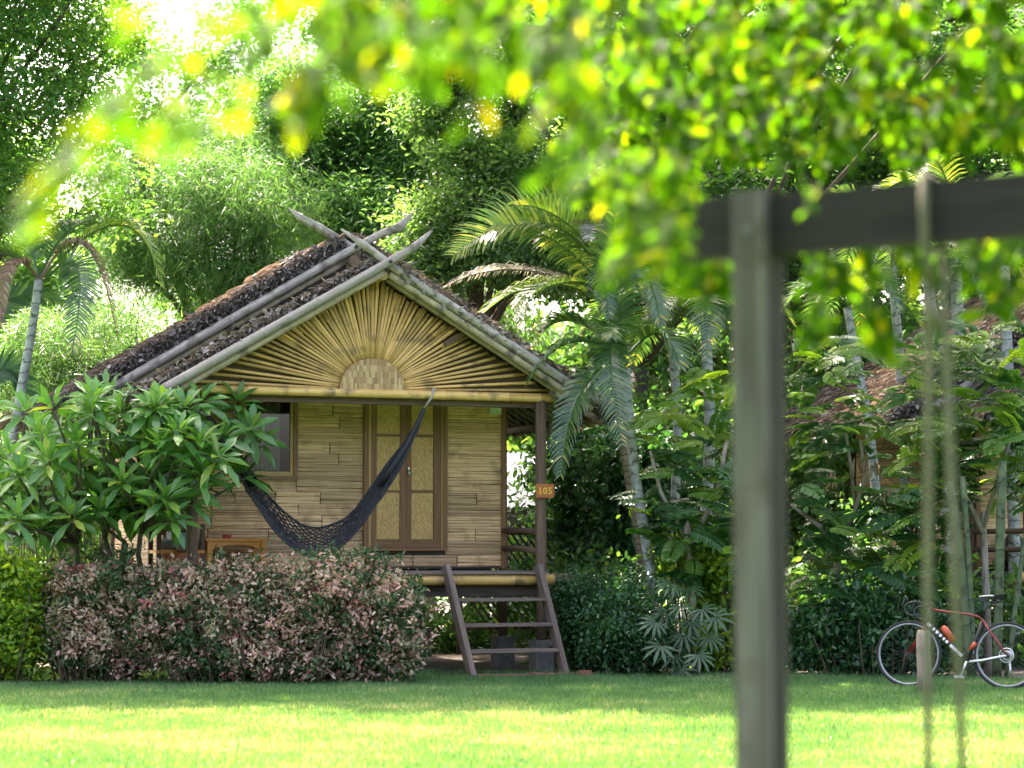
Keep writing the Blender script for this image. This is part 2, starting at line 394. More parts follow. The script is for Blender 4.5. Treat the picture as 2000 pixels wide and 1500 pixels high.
# grass blades over the lawn that is in view
def grass():
    n = 520000
    d = 13.3 + (26.3 - 13.3) * RNG.random(n) ** .85
    x = (RNG.random(n) * 2 - 1) * (d * .2222 + .7)
    edge = 25.6 - .25 * np.sin(x * 1.3) + .13 * np.sin(x * 4.7 + 1) + .09 * np.sin(x * 11.3) - np.clip(x - 1.5, 0, 4) * .28 + .14 * RNG.normal(size=n)
    ok = d < edge
    x, d = x[ok], d[ok]; n = len(x)
    pn = np.sin(x * 3.1 + np.cos(d * 2.3) * 2) * np.sin(d * 2.7 + np.sin(x * 1.9) * 2)
    C = np.stack([x, d, np.zeros(n)], 1)
    lean = RNG.normal(size=(n, 2)) * .55
    D = unit(np.stack([lean[:, 0], lean[:, 1], np.ones(n)], 1))
    Nn = RNG.normal(size=(n, 3)); Nn[:, 1] -= .8
    L = .032 + .03 * RNG.random(n) + .01 * pn + .012 * np.sin(x * 9 + 3 * np.sin(d * 5)) * np.sin(d * 8 + 2 * np.sin(x * 7)) + .12 * np.clip(d - (edge[ok] - .4), 0, 1) * RNG.random(n) + .09 * (np.clip(d - 24.1, 0, .5) * (x < -.8)) * RNG.random(n)
    W = .005 + .005 * RNG.random(n)
    pn2 = np.sin(x * 1.1 + 2.2 * np.sin(d * .7)) * np.sin(d * 1.3 + 1.9 * np.sin(x * .8 + 1)) + .6 * np.sin(x * 6.1 + 2 * np.sin(d * 4.3)) * np.sin(d * 7.7 + 2 * np.sin(x * 5.2))
    r = np.clip(RNG.random(n) * .8 + .08 * pn + .13 * pn2 + .1, 0, 1)
    link('grass', bake('grass', M['grass'], T_NEEDLE, C, D, Nn, L, W, r), kind='stuff', label='short green grass blades covering the lawn')
grass()

# ------------------------------------------------------------------ the bamboo hut
HUT = empty('bamboo_hut', (.3285, 26.0, 0), math.radians(21),
            label='raised bamboo hut with a sunburst gable and leaf thatch, behind the pink hedge', cat='hut')
def V(*a): return Vector(a)

def strip_board(x0, x1, z0, z1, y, Mx=None):
    """a course of flattened bamboo: several thin strips lying over each other"""
    b = MB(); n = max(2, round((z1 - z0) / .037))
    z = z0; cuts = sorted([z0 + (z1 - z0) * (k + random.uniform(-.4, .4)) / n for k in range(1, n)])
    cuts = [z0] + cuts + [z1]
    for k in range(n):
        a, c = cuts[k], cuts[k + 1]; yy = y - .014 + random.uniform(-.005, .005); tl = random.uniform(-.004, .004); g_ = random.uniform(.0002, .0028)
        o = random.random() * 20
        e0 = random.uniform(.0, .005); e1 = random.uniform(.0, .005)
        P = []
        for (zz, dy) in ((a + g_, .006), ((a + c) / 2, 0), (c - g_, .006)):
            P.append((V(x0 + .003 + e0, yy + dy, zz - tl), V(x1 - .003 - e1, yy + dy, zz + tl), zz))
        for p, q in ((0, 1), (1, 2)):
            pts = [P[p][0], P[p][1], P[q][1], P[q][0]]
            uvs = [(P[p][2] + o, x0 + o), (P[p][2] + o, x1 + o), (P[q][2] + o, x1 + o), (P[q][2] + o, x0 + o)]
            b.quad([Mx @ t for t in pts] if Mx else pts, uvs, True)
        for xe in (x0 + .003 + e0, x1 - .003 - e1):
            pts = [V(xe, yy + .006, a + g_), V(xe, yy, (a + c) / 2), V(xe, yy + .006, c - g_)]
            b.quad([Mx @ t for t in pts] if Mx else pts, [(o, o)] * 3)
    return b

WY = 1.15                                                # the front wall's place behind the porch posts
DOOR = (-1.735, -.745, 1.40, 3.22); WIN = (-3.22, -2.53, 2.21, 3.22)
# posts with footings
for px, py, top in ((0, 0, 3.08), (-4, 0, 3.08), (0, WY + .07, 3.2), (-4, WY + .07, 3.2), (0, 4.2, 3.2), (-4, 4.2, 3.2), (-2, WY + .3, 1.0), (-2, 4.2, 1.0)):
    r = .062 if py == 0 else .055
    pts = [V(px + random.uniform(-.006, .006), py + random.uniform(-.006, .006), .35 + (top - .35) * k / 6) for k in range(7)]
    MB().tube(pts, [r * random.uniform(.95, 1.06) for _ in pts], 12).build('post', M['post_wood'], HUT)
    ft = MB().box((px - .11, py - .11, 0), (px + .11, py + .11, .37)); ft.build('concrete_footing', M['concrete'], HUT)
# beams
MB().bamboo((-4.18, -.015, 3.095), (.16, -.02, 3.09), .046, .05, .42, 12).build('front_beam', M['bamboo_fresh'], HUT)
MB().box((-4.1, .06, 2.98), (.1, .13, 3.08)).build('lintel', M['post_wood'], HUT)
for x in (-4.0, 0.0):
    MB().box((x - .035, .1, 3.085), (x + .035, 4.3, 3.18)).build('side_beam', M['post_wood'], HUT)
# log ends poking out under the eaves and at the ridge
MB().tube([(-1.97, -.3, 4.37), (-1.97, 1.0, 4.37)], .052, 12).build('ridge_pole', M['door_trim'], HUT)
MB().tube([(-1.95, .82, 4.66), (-1.95, 4.65, 4.66)], .07, 12).build('ridge_pole', M['post_wood'], HUT)
for x, z in ((-4.12, 3.12), (.16, 3.1)):
    MB().tube([(x, -.28, z + .03), (x, 1.1, z + .03)], .062, 12).build('purlin', M['bamboo_tan'], HUT)
for x in (-4.95, -3.4, -.5, 1.05):
    z = 4.86 - .6 * abs(x + 1.95) - .14
    MB().tube([(x, .9, z), (x, 4.6, z)], .045, 10).build('purlin', M['post_wood'], HUT)
# the sunburst gable
AX, AZ, SL = -1.97, 4.45, .577
MB().quad([(-4.2, .05, 3.1), (.2, .05, 3.1), (AX, .05, AZ - .02)]) if False else None
gb = MB(); gb.quad([(-4.2, .055, 3.1), (.2, .055, 3.1), (AX, .055, AZ - .06)]); gb.quad([(-4.2, .075, 3.1), (AX, .075, AZ - .06), (.2, .075, 3.1)])
gb.build('gable_backing', M['post_wood'], HUT)
FC = (-2.0, 3.135)
def fan_hit(a):
    best = 9
    dx, dz = math.cos(a), math.sin(a)
    for sgn in (-1, 1):       # z = AZ - SL*|x-AX|
        den = dz + SL * sgn * dx
        if abs(den) > 1e-6:
            tt = (AZ - .05 - SL * sgn * (FC[0] - AX) - FC[1]) / den
            if tt > 0: best = min(best, tt)
    return best
ang = []
n1 = 62
for k in range(n1 + 1): ang.append((math.radians(.9 + 178.2 * k / n1 + random.uniform(-.35, .35)), .35, 0))
for k in range(n1):
    a = .9 + 178.2 * (k + .5) / n1
    if 24 < a < 156 and k % 3 == 1: ang.append((math.radians(a), random.uniform(.75, 1.0), 1))
for a, r0, extra in ang:
    tt = fan_hit(a) * random.uniform(.96, 1.0)
    if extra and tt < r0 + .15: continue
    dx, dz = math.cos(a), math.sin(a)
    y = random.uniform(.0, .022) + (.014 if extra else 0)
    flip = random.random() < .5
    MB().bamboo((FC[0] + dx * r0, y, FC[1] + dz * r0), (FC[0] + dx * tt, y + random.uniform(-.006, .006), FC[1] + dz * tt + random.uniform(-.008, .008)),
                random.uniform(.0115, .0145), random.uniform(.019, .025), .3, 6).build('bamboo_stick', M['bamboo_stick'], HUT)
sm = MB(); arc = [(FC[0] + .375 * math.cos(math.pi * k / 24), FC[1] + .345 * math.sin(math.pi * k / 24)) for k in range(25)]
sm.quad([(x, -.03, z) for x, z in arc])
for k in range(24): sm.quad([(arc[k][0], -.03, arc[k][1]), (arc[k][0], .03, arc[k][1]), (arc[k + 1][0], .03, arc[k + 1][1]), (arc[k + 1][0], -.03, arc[k + 1][1])])
sm.build('sun_disc', M['weave'], HUT, label='half-round mat of woven split bamboo')
# gable side bracket
br = MB(); Mx = Matrix.Translation((-.97, -.06, 3.775)) @ Matrix.Rotation(-math.atan2(.2, .35), 4, 'Y')
br.box((-.24, -.02, -.028), (.24, .02, .028), Mx); br.build('bracket', M['post_wood'], HUT)
# barge poles
def barge(y, pts, rad, mat, name='barge_pole'):
    P = []; R = []
    for k in range(len(pts) - 1):
        a, b = V(pts[k][0], y, pts[k][1]), V(pts[k + 1][0], y, pts[k + 1][1])
        L = (b - a).length; n = max(1, int(L / .32))
        for j in range(n):
            f = j / n; r = rad[k] + (rad[k + 1] - rad[k]) * f
            p = a.lerp(b, f)
            if (k or j) and r > .035:
                d = (b - a).normalized()
                P += [p - d * .012, p - d * .004, p + d * .004, p + d * .012]; R += [r, r * 1.07, r * 1.07, r]
            else: P.append(p); R.append(r)
    P.append(V(pts[-1][0], y, pts[-1][1])); R.append(rad[-1])
    return MB().tube(P, R, 12).build(name, mat, HUT)
fy = -.38
barge(fy - .04, [(-4.75, 2.86), (-1.95, 4.5), (-1.66, 4.68), (-1.45, 4.87)], [.052, .047, .045, .014], M['bamboo_grey'])
barge(fy + .06, [(.55, 3.04), (-1.93, 4.5), (-2.2, 4.69), (-2.46, 4.85)], [.052, .047, .042, .012], M['bamboo_grey'])
barge(fy + .03, [(-4.7, 2.79), (-1.98, 4.395)], [.04, .04], M['bamboo_tan'])
barge(fy + .09, [(.5, 2.96), (-1.9, 4.385)], [.04, .04], M['bamboo_tan'])
barge(fy + .2, [(.5, 2.93), (-1.9, 4.35)], [.03, .03], M['bamboo_tan'])
MB().tube([(-1.945, fy - .105, 4.5), (-1.945, fy + .12, 4.5)], .02, 10).build('peg', M['dark_board'], HUT)
my = .93
barge(my - .05, [(-4.85, 3.05), (-1.93, 4.82), (-1.6, 5.0), (-1.4, 5.08), (-1.24, 5.26)], [.054, .05, .044, .056, .012], M['bamboo_grey'])
barge(my + .06, [(-1.74, 4.7), (-1.93, 4.82), (-2.3, 5.03), (-2.55, 5.15), (-2.69, 5.25)], [.05, .056, .05, .045, .006], M['bamboo_grey'])
barge(my + .02, [(-4.85, 2.95), (-2.0, 4.68)], [.04, .04], M['bamboo_tan'])
barge(my + .02, [(1.15, 2.88), (-1.9, 4.66)], [.045, .04], M['bamboo_tan'])
MB().tube([(-1.935, my - .12, 4.82), (-1.935, my + .13, 4.82)], .022, 10).build('peg', M['dark_board'], HUT)
# roofs: boards, rafters and leaf thatch
def slope(sgn, ax, az, sl, ex, y0, y1, nleaf, thick, big, nm):
    """one roof slope: ridge at (ax, az), falling to |ex| on side sgn, from y0 (gable) to y1"""
    u = Vector((sgn, 0, -sl)).normalized(); nrm = Vector((sgn * sl, 0, 1)).normalized()
    Lr = ex * math.sqrt(1 + sl * sl)
    b = MB()
    A = V(ax, y0 + .03, az); B = V(ax, y1, az); Cc = B + u * Lr; Dd = A + u * Lr; t = nrm * .035
    for q in ((A, B, Cc, Dd), (A + t, Dd + t, Cc + t, B + t), (A, Dd, Dd + t, A + t), (B, B + t, Cc + t, Cc), (Dd, Cc, Cc + t, Dd + t)):
        b.quad(q, [(0, 0), (0, 1), (1, 1), (1, 0)])
    b.build('roof_deck', M['dark_board'], HUT)
    y = y0 + .12
    while y < y1:
        p = V(ax, y, az) - nrm * .03
        MB().bamboo(p + u * .05, p + u * (Lr - .02), .026, .024, .4, 6).build('rafter', M['bamboo_tan'], HUT)
        y += .24
    n = nleaf
    s_ = RNG.random(n) * Lr; yy = y0 + RNG.random(n) * (y1 - y0)
    rows = np.floor(s_ / .09) * .09
    s_ = np.clip(rows + RNG.normal(size=n) * .035, -.06, Lr + .05)
    un, nn = np.array(u), np.array(nrm)
    lump = .05 * np.sin(yy * 2.1 + s_ * 1.3) + .035 * np.sin(s_ * 3.7 + yy * 4.1)
    h = .035 + thick * RNG.random(n) + lump * (.8 if thick > .08 else .35)
    C = np.array([ax, 0, az]) + s_[:, None] * un + yy[:, None] * np.array([0, 1, 0]) + h[:, None] * nn
    D = un + RNG.normal(size=(n, 3)) * .19 + .02 * nn
    Nn = nn + RNG.normal(size=(n, 3)) * .27
    L = (.12 + .12 * RNG.random(n)) * big; W = (.013 + .03 * RNG.random(n) ** 2) * big
    r = np.clip(RNG.normal(size=n) * .24 + .45, 0, 1)
    # gable edge: curled leaf ends standing out at the end of the slope, and the eave fringe
    m = int(n * .15); s2 = RNG.random(m) * Lr; h2 = RNG.random(m) * (thick + .1)
    C2 = np.array([ax, y0, az]) + s2[:, None] * un + h2[:, None] * nn + RNG.normal(size=(m, 3)) * np.array([.02, .035, .02])
    D2 = un * .7 + np.array([0, -.55, 0]) + RNG.normal(size=(m, 3)) * .45
    N2 = nn + RNG.normal(size=(m, 3)) * .7
    me = bake(nm, M['thatch'], T_OVAL, np.vstack([C, C2]), np.vstack([D, D2]), np.vstack([Nn, N2]),
              np.concatenate([L, (.07 + .09 * RNG.random(m)) * big]), np.concatenate([W, .016 + .04 * RNG.random(m) ** 2]), np.concatenate([r, np.clip(RNG.normal(size=m) * .25 + .45, 0, 1)]))
    return link('thatch', me, HUT, kind='stuff')
slope(-1, AX, AZ + .02, .577, 2.75, fy + .1, 1.0, 11000, .04, .75, 'porch_thatch')
slope(1, AX, AZ + .02, .577, 2.4, fy + .1, 1.0, 7000, .04, .75, 'porch_thatch')
slope(-1, -1.95, 4.80, .6, 3.25, my + .05, 4.6, 32000, .1, .85, 'main_thatch')
slope(1, -1.95, 4.80, .6, 3.2, my + .05, 4.6, 15000, .1, .85, 'main_thatch')
# ridge cap
rc = 2200
yy = my + RNG.random(rc) * 3.7; w = (RNG.random(rc) - .5)
C = np.stack([-1.95 + w * .45, yy, 4.98 - np.abs(w) * .3 + RNG.random(rc) * .05], 1)
link('ridge_thatch', bake('ridge_thatch', M['thatch'], T_OVAL, C, np.stack([np.sign(w), RNG.normal(size=rc) * .5, -.5 + 0 * w], 1), np.stack([w, w * 0, w * 0 + 1], 1) + RNG.normal(size=(rc, 3)) * .3,
     .15, .07, np.clip(RNG.normal(size=rc) * .22 + .4, 0, 1)), HUT, kind='stuff')
# dark gable wall of the main roof above the porch roof
gw = MB(); gw.quad([(-4.6, my + .03, 3.14), (.7, my + .03, 3.14), (-1.95, my + .03, 4.76)]); gw.build('gable_board', M['dark_board'], HUT)
# walls
wall_o = MB().box((-3.98, WY, 1.16), (DOOR[0], WY + .03, 2.21)).box((-3.98, WY, 2.211), (WIN[0], WY + .03, 3.3)).box((WIN[1], WY, 2.211), (DOOR[0] - .001, WY + .03, 3.3)) \
    .box((DOOR[1], WY, 1.16), (-.02, WY + .03, 3.3)).box((DOOR[0] + .001, WY, 1.16), (DOOR[1] - .001, WY + .03, 1.39)).build('front_wall', M['interior'], HUT)
z = 1.185
while z < 3.25:
    h = random.uniform(.125, .165); z1 = z + h
    spans = [(-3.94, -.05)]
    for o in (DOOR, WIN):
        if z1 > o[2] + .02 and z < o[3]:
            new = []
            for a, b in spans:
                if o[0] > a and o[1] < b: new += [(a, o[0]), (o[1], b)]
                else: new.append((a, b))
            spans = new
    for a, b in spans:
        x = a
        while x < b - .01:
            w = random.uniform(.36, .75)
            if b - (x + w) < .28: w = b - x
            strip_board(x, x + w, z, z1, WY).build('bamboo_board', M['bamboo_board'], wall_o); x += w
    z = z1
side_o = MB().box((-3.995, WY + .1, 1.16), (-3.96, 4.15, 3.5)).box((-.04, WY + .1, 1.16), (-.005, 4.15, 3.5)).box((-3.95, 4.12, 1.16), (-.05, 4.15, 3.5)).build('side_wall', M['interior'], HUT)
Ms = Matrix.Translation((-4.0, 0, 0)) @ Matrix.Rotation(-math.pi / 2, 4, 'Z')
z = 1.185
while z < 3.0:
    h = random.uniform(.15, .2); x = -4.1
    while x < -1.26:
        w = min(random.uniform(.6, 1.0), -1.25 - x)
        strip_board(x, x + w, z, z + h, 0.0, Ms).build('bamboo_board', M['bamboo_board'], side_o); x += w + .001
    z += h
MB().box((-.055, WY - .025, 1.16), (.0, WY - .001, 3.2)).build('corner_trim', M['door_wood'], HUT)
MB().box((-4.0, WY - .025, 1.16), (-3.945, WY - .001, 3.2)).build('corner_trim', M['door_wood'], HUT)
MB().box((-3.9, WY + .2, 1.12), (-.1, 4.0, 1.155)).build('room_floor', M['interior'], HUT)
# door
dx0, dx1, dz0, dz1 = DOOR
df = MB()
df.box((dx0 - .01, WY - .06, dz0), (dx0 + .045, WY + .05, dz1)).box((dx1 - .045, WY - .06, dz0), (dx1 + .01, WY + .05, dz1)).box((dx0 - .01, WY - .065, dz0 - .035), (dx1 + .01, WY + .05, dz0 + .001))
df.build('door_frame', M['door_wood'], HUT)
MB().box((dx0 + .046, WY - .05, dz0 + .003), (dx0 + .075, WY - .004, dz1)).box((dx1 - .062, WY - .05, dz0 + .003), (dx1 - .046, WY - .004, dz1)).build('door_stop', M['door_trim'], HUT)
lx = [dx0 + .078, (dx0 + dx1) / 2 + .006, dx1 - .064]
for k in range(2):
    a, b = lx[k] + .002, lx[k + 1] - .002
    leafd = MB(); sw = .066 if k == 0 else .062; so = .068 if k == 0 else .086
    yA, yB = WY - .04, WY - .005
    leafd.box((a, yA, dz0 + .005), (a + sw, yB, dz1)).box((b - so, yA, dz0 + .005), (b, yB, dz1))
    for z0, z1 in ((dz0 + .005, dz0 + .1), (2.04, 2.066), (2.68, 2.71), (dz1 - .06, dz1)):
        leafd.box((a + sw + .0005, yA + .002, z0), (b - so - .0005, yB, z1))
    lo = leafd.build('door_leaf', M['door_wood'], HUT)
    for z0, z1 in ((dz0 + .101, 2.039), (2.067, 2.679), (2.711, dz1 - .061)):
        MB().box((a + sw + .001, WY - .02, z0), (b - so - .001, WY - .008, z1)).build('woven_panel', M['door_mat'], lo)
    if k == 1:
        MB().box((a + .018, yA - .012, 2.24), (a + .034, yA - .001, 2.33)).tube([(a + .027, yA - .03, 2.3), (a + .027, yA - .035, 2.22)], .008, 6).build('handle', M['metal'], lo)
# window
wx0, wx1, wz0, wz1 = WIN
wf = MB()
wf.box((wx0, WY - .05, wz0), (wx0 + .05, WY + .06, wz1)).box((wx1 - .05, WY - .05, wz0), (wx1, WY + .06, wz1)).box((wx0, WY - .055, wz0 - .045), (wx1 + .0, WY + .06, wz0 - .0005))
win_o = wf.build('window', M['door_wood'], HUT)
MB().box((wx0 + .051, WY - .035, wz0), (wx0 + .085, WY + .01, wz1)).box((wx1 - .085, WY - .035, wz0), (wx1 - .051, WY + .01, wz1)).box((wx0 + .0855, WY - .033, wz0), (wx1 - .0855, WY + .01, wz0 + .05)).build('sash', M['door_trim'], win_o)
MB().box((wx0 + .34, WY - .03, wz0 + .051), (wx0 + .385, WY + .01, wz1)).build('mullion', M['door_wood'], win_o) if False else None
MB().box((wx0 + .086, WY - .012, wz0 + .051), (wx1 - .086, WY - .006, wz1)).build('pane', M['glass'], win_o)
cu = MB(); xs = [wx0 + .06 + k * .0145 for k in range(33)]
for k in range(32):
    ya, yb = [WY + .12 + .012 * math.sin(q * 1.7) for q in (k, k + 1)]
    cu.quad([(xs[k], ya, wz0 - .05), (xs[k + 1], yb, wz0 - .05), (xs[k + 1], yb, wz1), (xs[k], ya, wz1)], None, True)
cu.build('curtain', M['curtain'], win_o)
# deck
MB().tube([(.33, -.06, 1.06), (.33, 1.1, 1.06)], .05, 12).build('deck_joist', M['bamboo_tan'], HUT)
MB().bamboo((-4.25, -.12, 1.055), (.1, -.12, 1.046), .066, .06, .62, 14).build('deck_edge_pole', M['bamboo_fresh'], HUT)
MB().box((-4.1, -.02, .86), (.08, .04, .985)).build('deck_joist', M['dark_board'], HUT)
for x in (-3.9, -2.9, -1.95, -1.0, -.07):
    MB().box((x - .03, .045, .9), (x + .03, 4.1, 1.04)).build('deck_joist', M['post_wood'], HUT)
y = -.19
while y < WY - .02:
    w = random.uniform(.05, .075); zt = 1.135 + random.uniform(-.006, .008)
    MB().box((-4.15 + random.uniform(-.04, .04), y, zt - .024), (.05 + random.uniform(-.05, .03), y + w - .006, zt)).build('deck_slat', M['step_wood'], HUT); y += w
MB().box((-4.1, WY - .012, 1.0), (.05, 4.15, 1.11)).build('deck_slab', M['dark_board'], HUT)
# railing on the right-hand side of the porch
for z0, z1 in ((1.6, 1.575), (1.395, 1.36)):
    MB().tube([(-.02, WY + .08, z0), (0, .55, (z0 + z1) / 2 + .01), (0.0, .05, z1)], [.036, .034, .036], 8).build('rail', M['post_wood'], HUT)
for z in (1.38, 1.6):
    MB().tube([(-4.0, WY, z), (-4.0, .05, z)], .034, 8).build('rail', M['post_wood'], HUT)

# ------------------------------------------------------------------ things on and at the hut
def hutp(x, y, z): return HUT.matrix_basis @ Vector((x, y, z))
HUT_M = Matrix.Translation((.3285, 26.0, 0)) @ Matrix.Rotation(math.radians(21), 4, 'Z')
RZ = math.radians(21)
def H(x, y, z): return HUT_M @ Vector((x, y, z))

st = empty('wooden_steps', H(-.6, -.3, 0), RZ, label='steep dark wooden steps with three treads leading up to the porch deck', cat='steps')
def stl(x, y, z): return (x + .6, y + .3, z)
for x0, x1 in ((-1.205, -1.05), (-.115, .035)):
    a = V(*stl(x0, -.19, 1.2)); b = V(*stl(x1, -.62, .0))
    d = (b - a).normalized(); side = V(1, 0, 0); f = d.cross(side).normalized()
    m = MB(); pts = []
    for p in (a, b):
        for sx, sf in ((-.03, -.07), (.03, -.07), (.03, .07), (-.03, .07)): pts.append(p + side * sx + f * sf)
    for q in ((0, 1, 5, 4), (1, 2, 6, 5), (2, 3, 7, 6), (3, 0, 4, 7)): m.quad([pts[k] for k in q], [(0, 0), (.1, 0), (.1, 1.2), (0, 1.2)])
    m.quad([pts[k] for k in (3, 2, 1, 0)]); m.quad([pts[k] for k in (4, 5, 6, 7)])
    m.build('stringer', M['step_wood'], st)
for z in (.85, .575, .297):
    f = (1.2 - z) / 1.2; xl = -1.205 + .155 * f + .032; xr = -.115 + .15 * f - .032; y = -.19 - .43 * f
    MB().box(stl(xl, y - .09, z - .035), stl(xr, y + .12, z)).build('tread', M['step_wood'], st)
sl_ = empty('step_slab', H(-.4, -.75, 0), RZ, label='low terracotta paving strip in the grass at the foot of the steps', cat='paving')
for k in range(9):
    x = -.62 + k * .152
    MB().box((x, -.09 + random.uniform(-.008, .008), 0), (x + .145, .12, .035 + random.uniform(-.006, .01))).build('brick', M['terracotta'], sl_)
tag(MB().box((-.06, -.05, 0), (.06, .06, .075)).build('brick', M['brick']), 'single reddish brick lying in the grass right of the steps', 'brick').matrix_world = Matrix.Translation(at(1142, 1328, 25.1) * 1) @ Matrix.Rotation(.4, 4, 'Z')
bpy.data.objects['brick.009' if 'brick.009' in bpy.data.objects else 'brick'].location.z = 0

# number sign on the post
sg = empty('number_sign', H(.01, -.085, 2.04), RZ, label='small orange-brown wooden sign reading 105 on the porch post', cat='sign')
MB().box((-.108, -.012, -.077), (.108, .01, .077)).build('board', M['sign_board'], sg)
for ch, x in (('1', -.062), ('0', -.002), ('5', .058)):
    cd = bpy.data.curves.new('digit', 'FONT'); cd.body = ch; cd.size = .105; cd.align_x = 'CENTER'; cd.extrude = .003; cd.offset = .0022
    t_ = bpy.data.objects.new('digit_text', cd); dm = bpy.data.meshes.new_from_object(t_); bpy.data.objects.remove(t_); dm.materials.clear(); dm.materials.append(M['sign_paint'])
    o = link('digit', dm, sg); o.location = (x, -.0155, -.036); o.rotation_euler = (math.pi / 2, 0, 0)
MB().box((-.079, -.0175, -.037), (-.038, -.013, -.028)).build('digit_serif', M['sign_paint'], sg)
# little light box by the wall corner
lb = empty('wall_light', H(-.145, WY - .03, 3.0), RZ, label='pale plastic light box hanging on the bamboo wall near its corner', cat='wall light')
MB().box((-.07, -.05, -.038), (.07, .012, .038)).build('box', M['lamp_plastic'], lb)
MB().tube([(0, -.02, .038), (-.02, -.03, .07), (-.03, -.02, .11), (.0, 0, .2)], .005, 6).build('wire', M['wire'], lb)
# table
tb = empty('side_table', H(-3.35, .82, 1.14), RZ, label='small orange wooden table with arched aprons on the porch', cat='table')
MB().box((-.35, -.2, .335), (.35, .2, .362)).build('table_top', M['table_wood'], tb)
for sx in (-1, 1):
    for sy in (-1, 1): MB().box((sx * .3 - .028, sy * .165 - .025, 0), (sx * .3 + .028, sy * .165 + .025, .334)).build('leg', M['table_wood'], tb)
for sy in (-1, 1):
    ap = MB(); y = sy * .165
    for k in range(12):
        a0, a1 = [-.27 + .54 * q / 12 for q in (k, k + 1)]
        def zz(x): return .22 + .075 * math.sqrt(max(0, 1 - (x / .275) ** 2))
        ap.quad([(a0, y - .012, zz(a0)), (a1, y - .012, zz(a1)), (a1, y - .012, .333), (a0, y - .012, .333)], [(0, a0), (0, a1), (.1, a1), (.1, a0)])
        ap.quad([(a0, y + .012, zz(a0)), (a0, y + .012, .333), (a1, y + .012, .333), (a1, y + .012, zz(a1))], [(0, a0), (.1, a0), (.1, a1), (0, a1)])
        ap.quad([(a0, y - .012, zz(a0)), (a0, y + .012, zz(a0)), (a1, y + .012, zz(a1)), (a1, y - .012, zz(a1))])
    ap.build('apron', M['table_wood'], tb)
ash = MB(); prof = [(.0, .0), (.046, .0), (.052, .02), (.05, .045), (.04, .045), (.036, .02), (.0, .015)]
for k in range(14):
    w0, w1 = 2 * math.pi * k / 14, 2 * math.pi * (k + 1) / 14
    for (r0, z0), (r1, z1) in zip(prof, prof[1:]):
        ash.quad([(r0 * math.cos(w0), r0 * math.sin(w0), z0), (r0 * math.cos(w1), r0 * math.sin(w1), z0), (r1 * math.cos(w1), r1 * math.sin(w1), z1), (r1 * math.cos(w0), r1 * math.sin(w0), z1)], None, True)
ao = ash.build('ashtray', M['ash_red'], label='small dark red ashtray standing on the orange table', cat='ashtray'); ao.location = H(-3.42, .8, 1.503)
# chair at the left end of the porch
chr_ = empty('porch_chair', H(-3.98, .62, 1.14), RZ, label='low dark wooden chair with a grey cushion behind the porch post', cat='chair')
for sx in (-.24, .24):
    MB().box((sx - .025, -.025, 0), (sx + .025, .025, .52)).build('leg', M['post_wood'], chr_)
    MB().box((sx - .025, .4, 0), (sx + .025, .45, .56)).build('leg', M['post_wood'], chr_)
MB().box((-.26, -.04, .2), (.26, .46, .235)).build('seat', M['table_wood'], chr_)
MB().box((-.21, -.035, .05), (.21, -.01, .199)).build('seat_front', M['sign_board'], chr_)
MB().box((-.21, .41, .4), (.21, .435, .55)).build('backrest', M['door_wood'], chr_)
cs = MB(); cs.tube([(-.2, .12, .3), (.2, .12, .3)], [.06, .06], 12, flat=1.0); cs.box((-.1, .0, .34), (.2, .26, .44)); cs.build('cushion', M['cushion'], chr_)

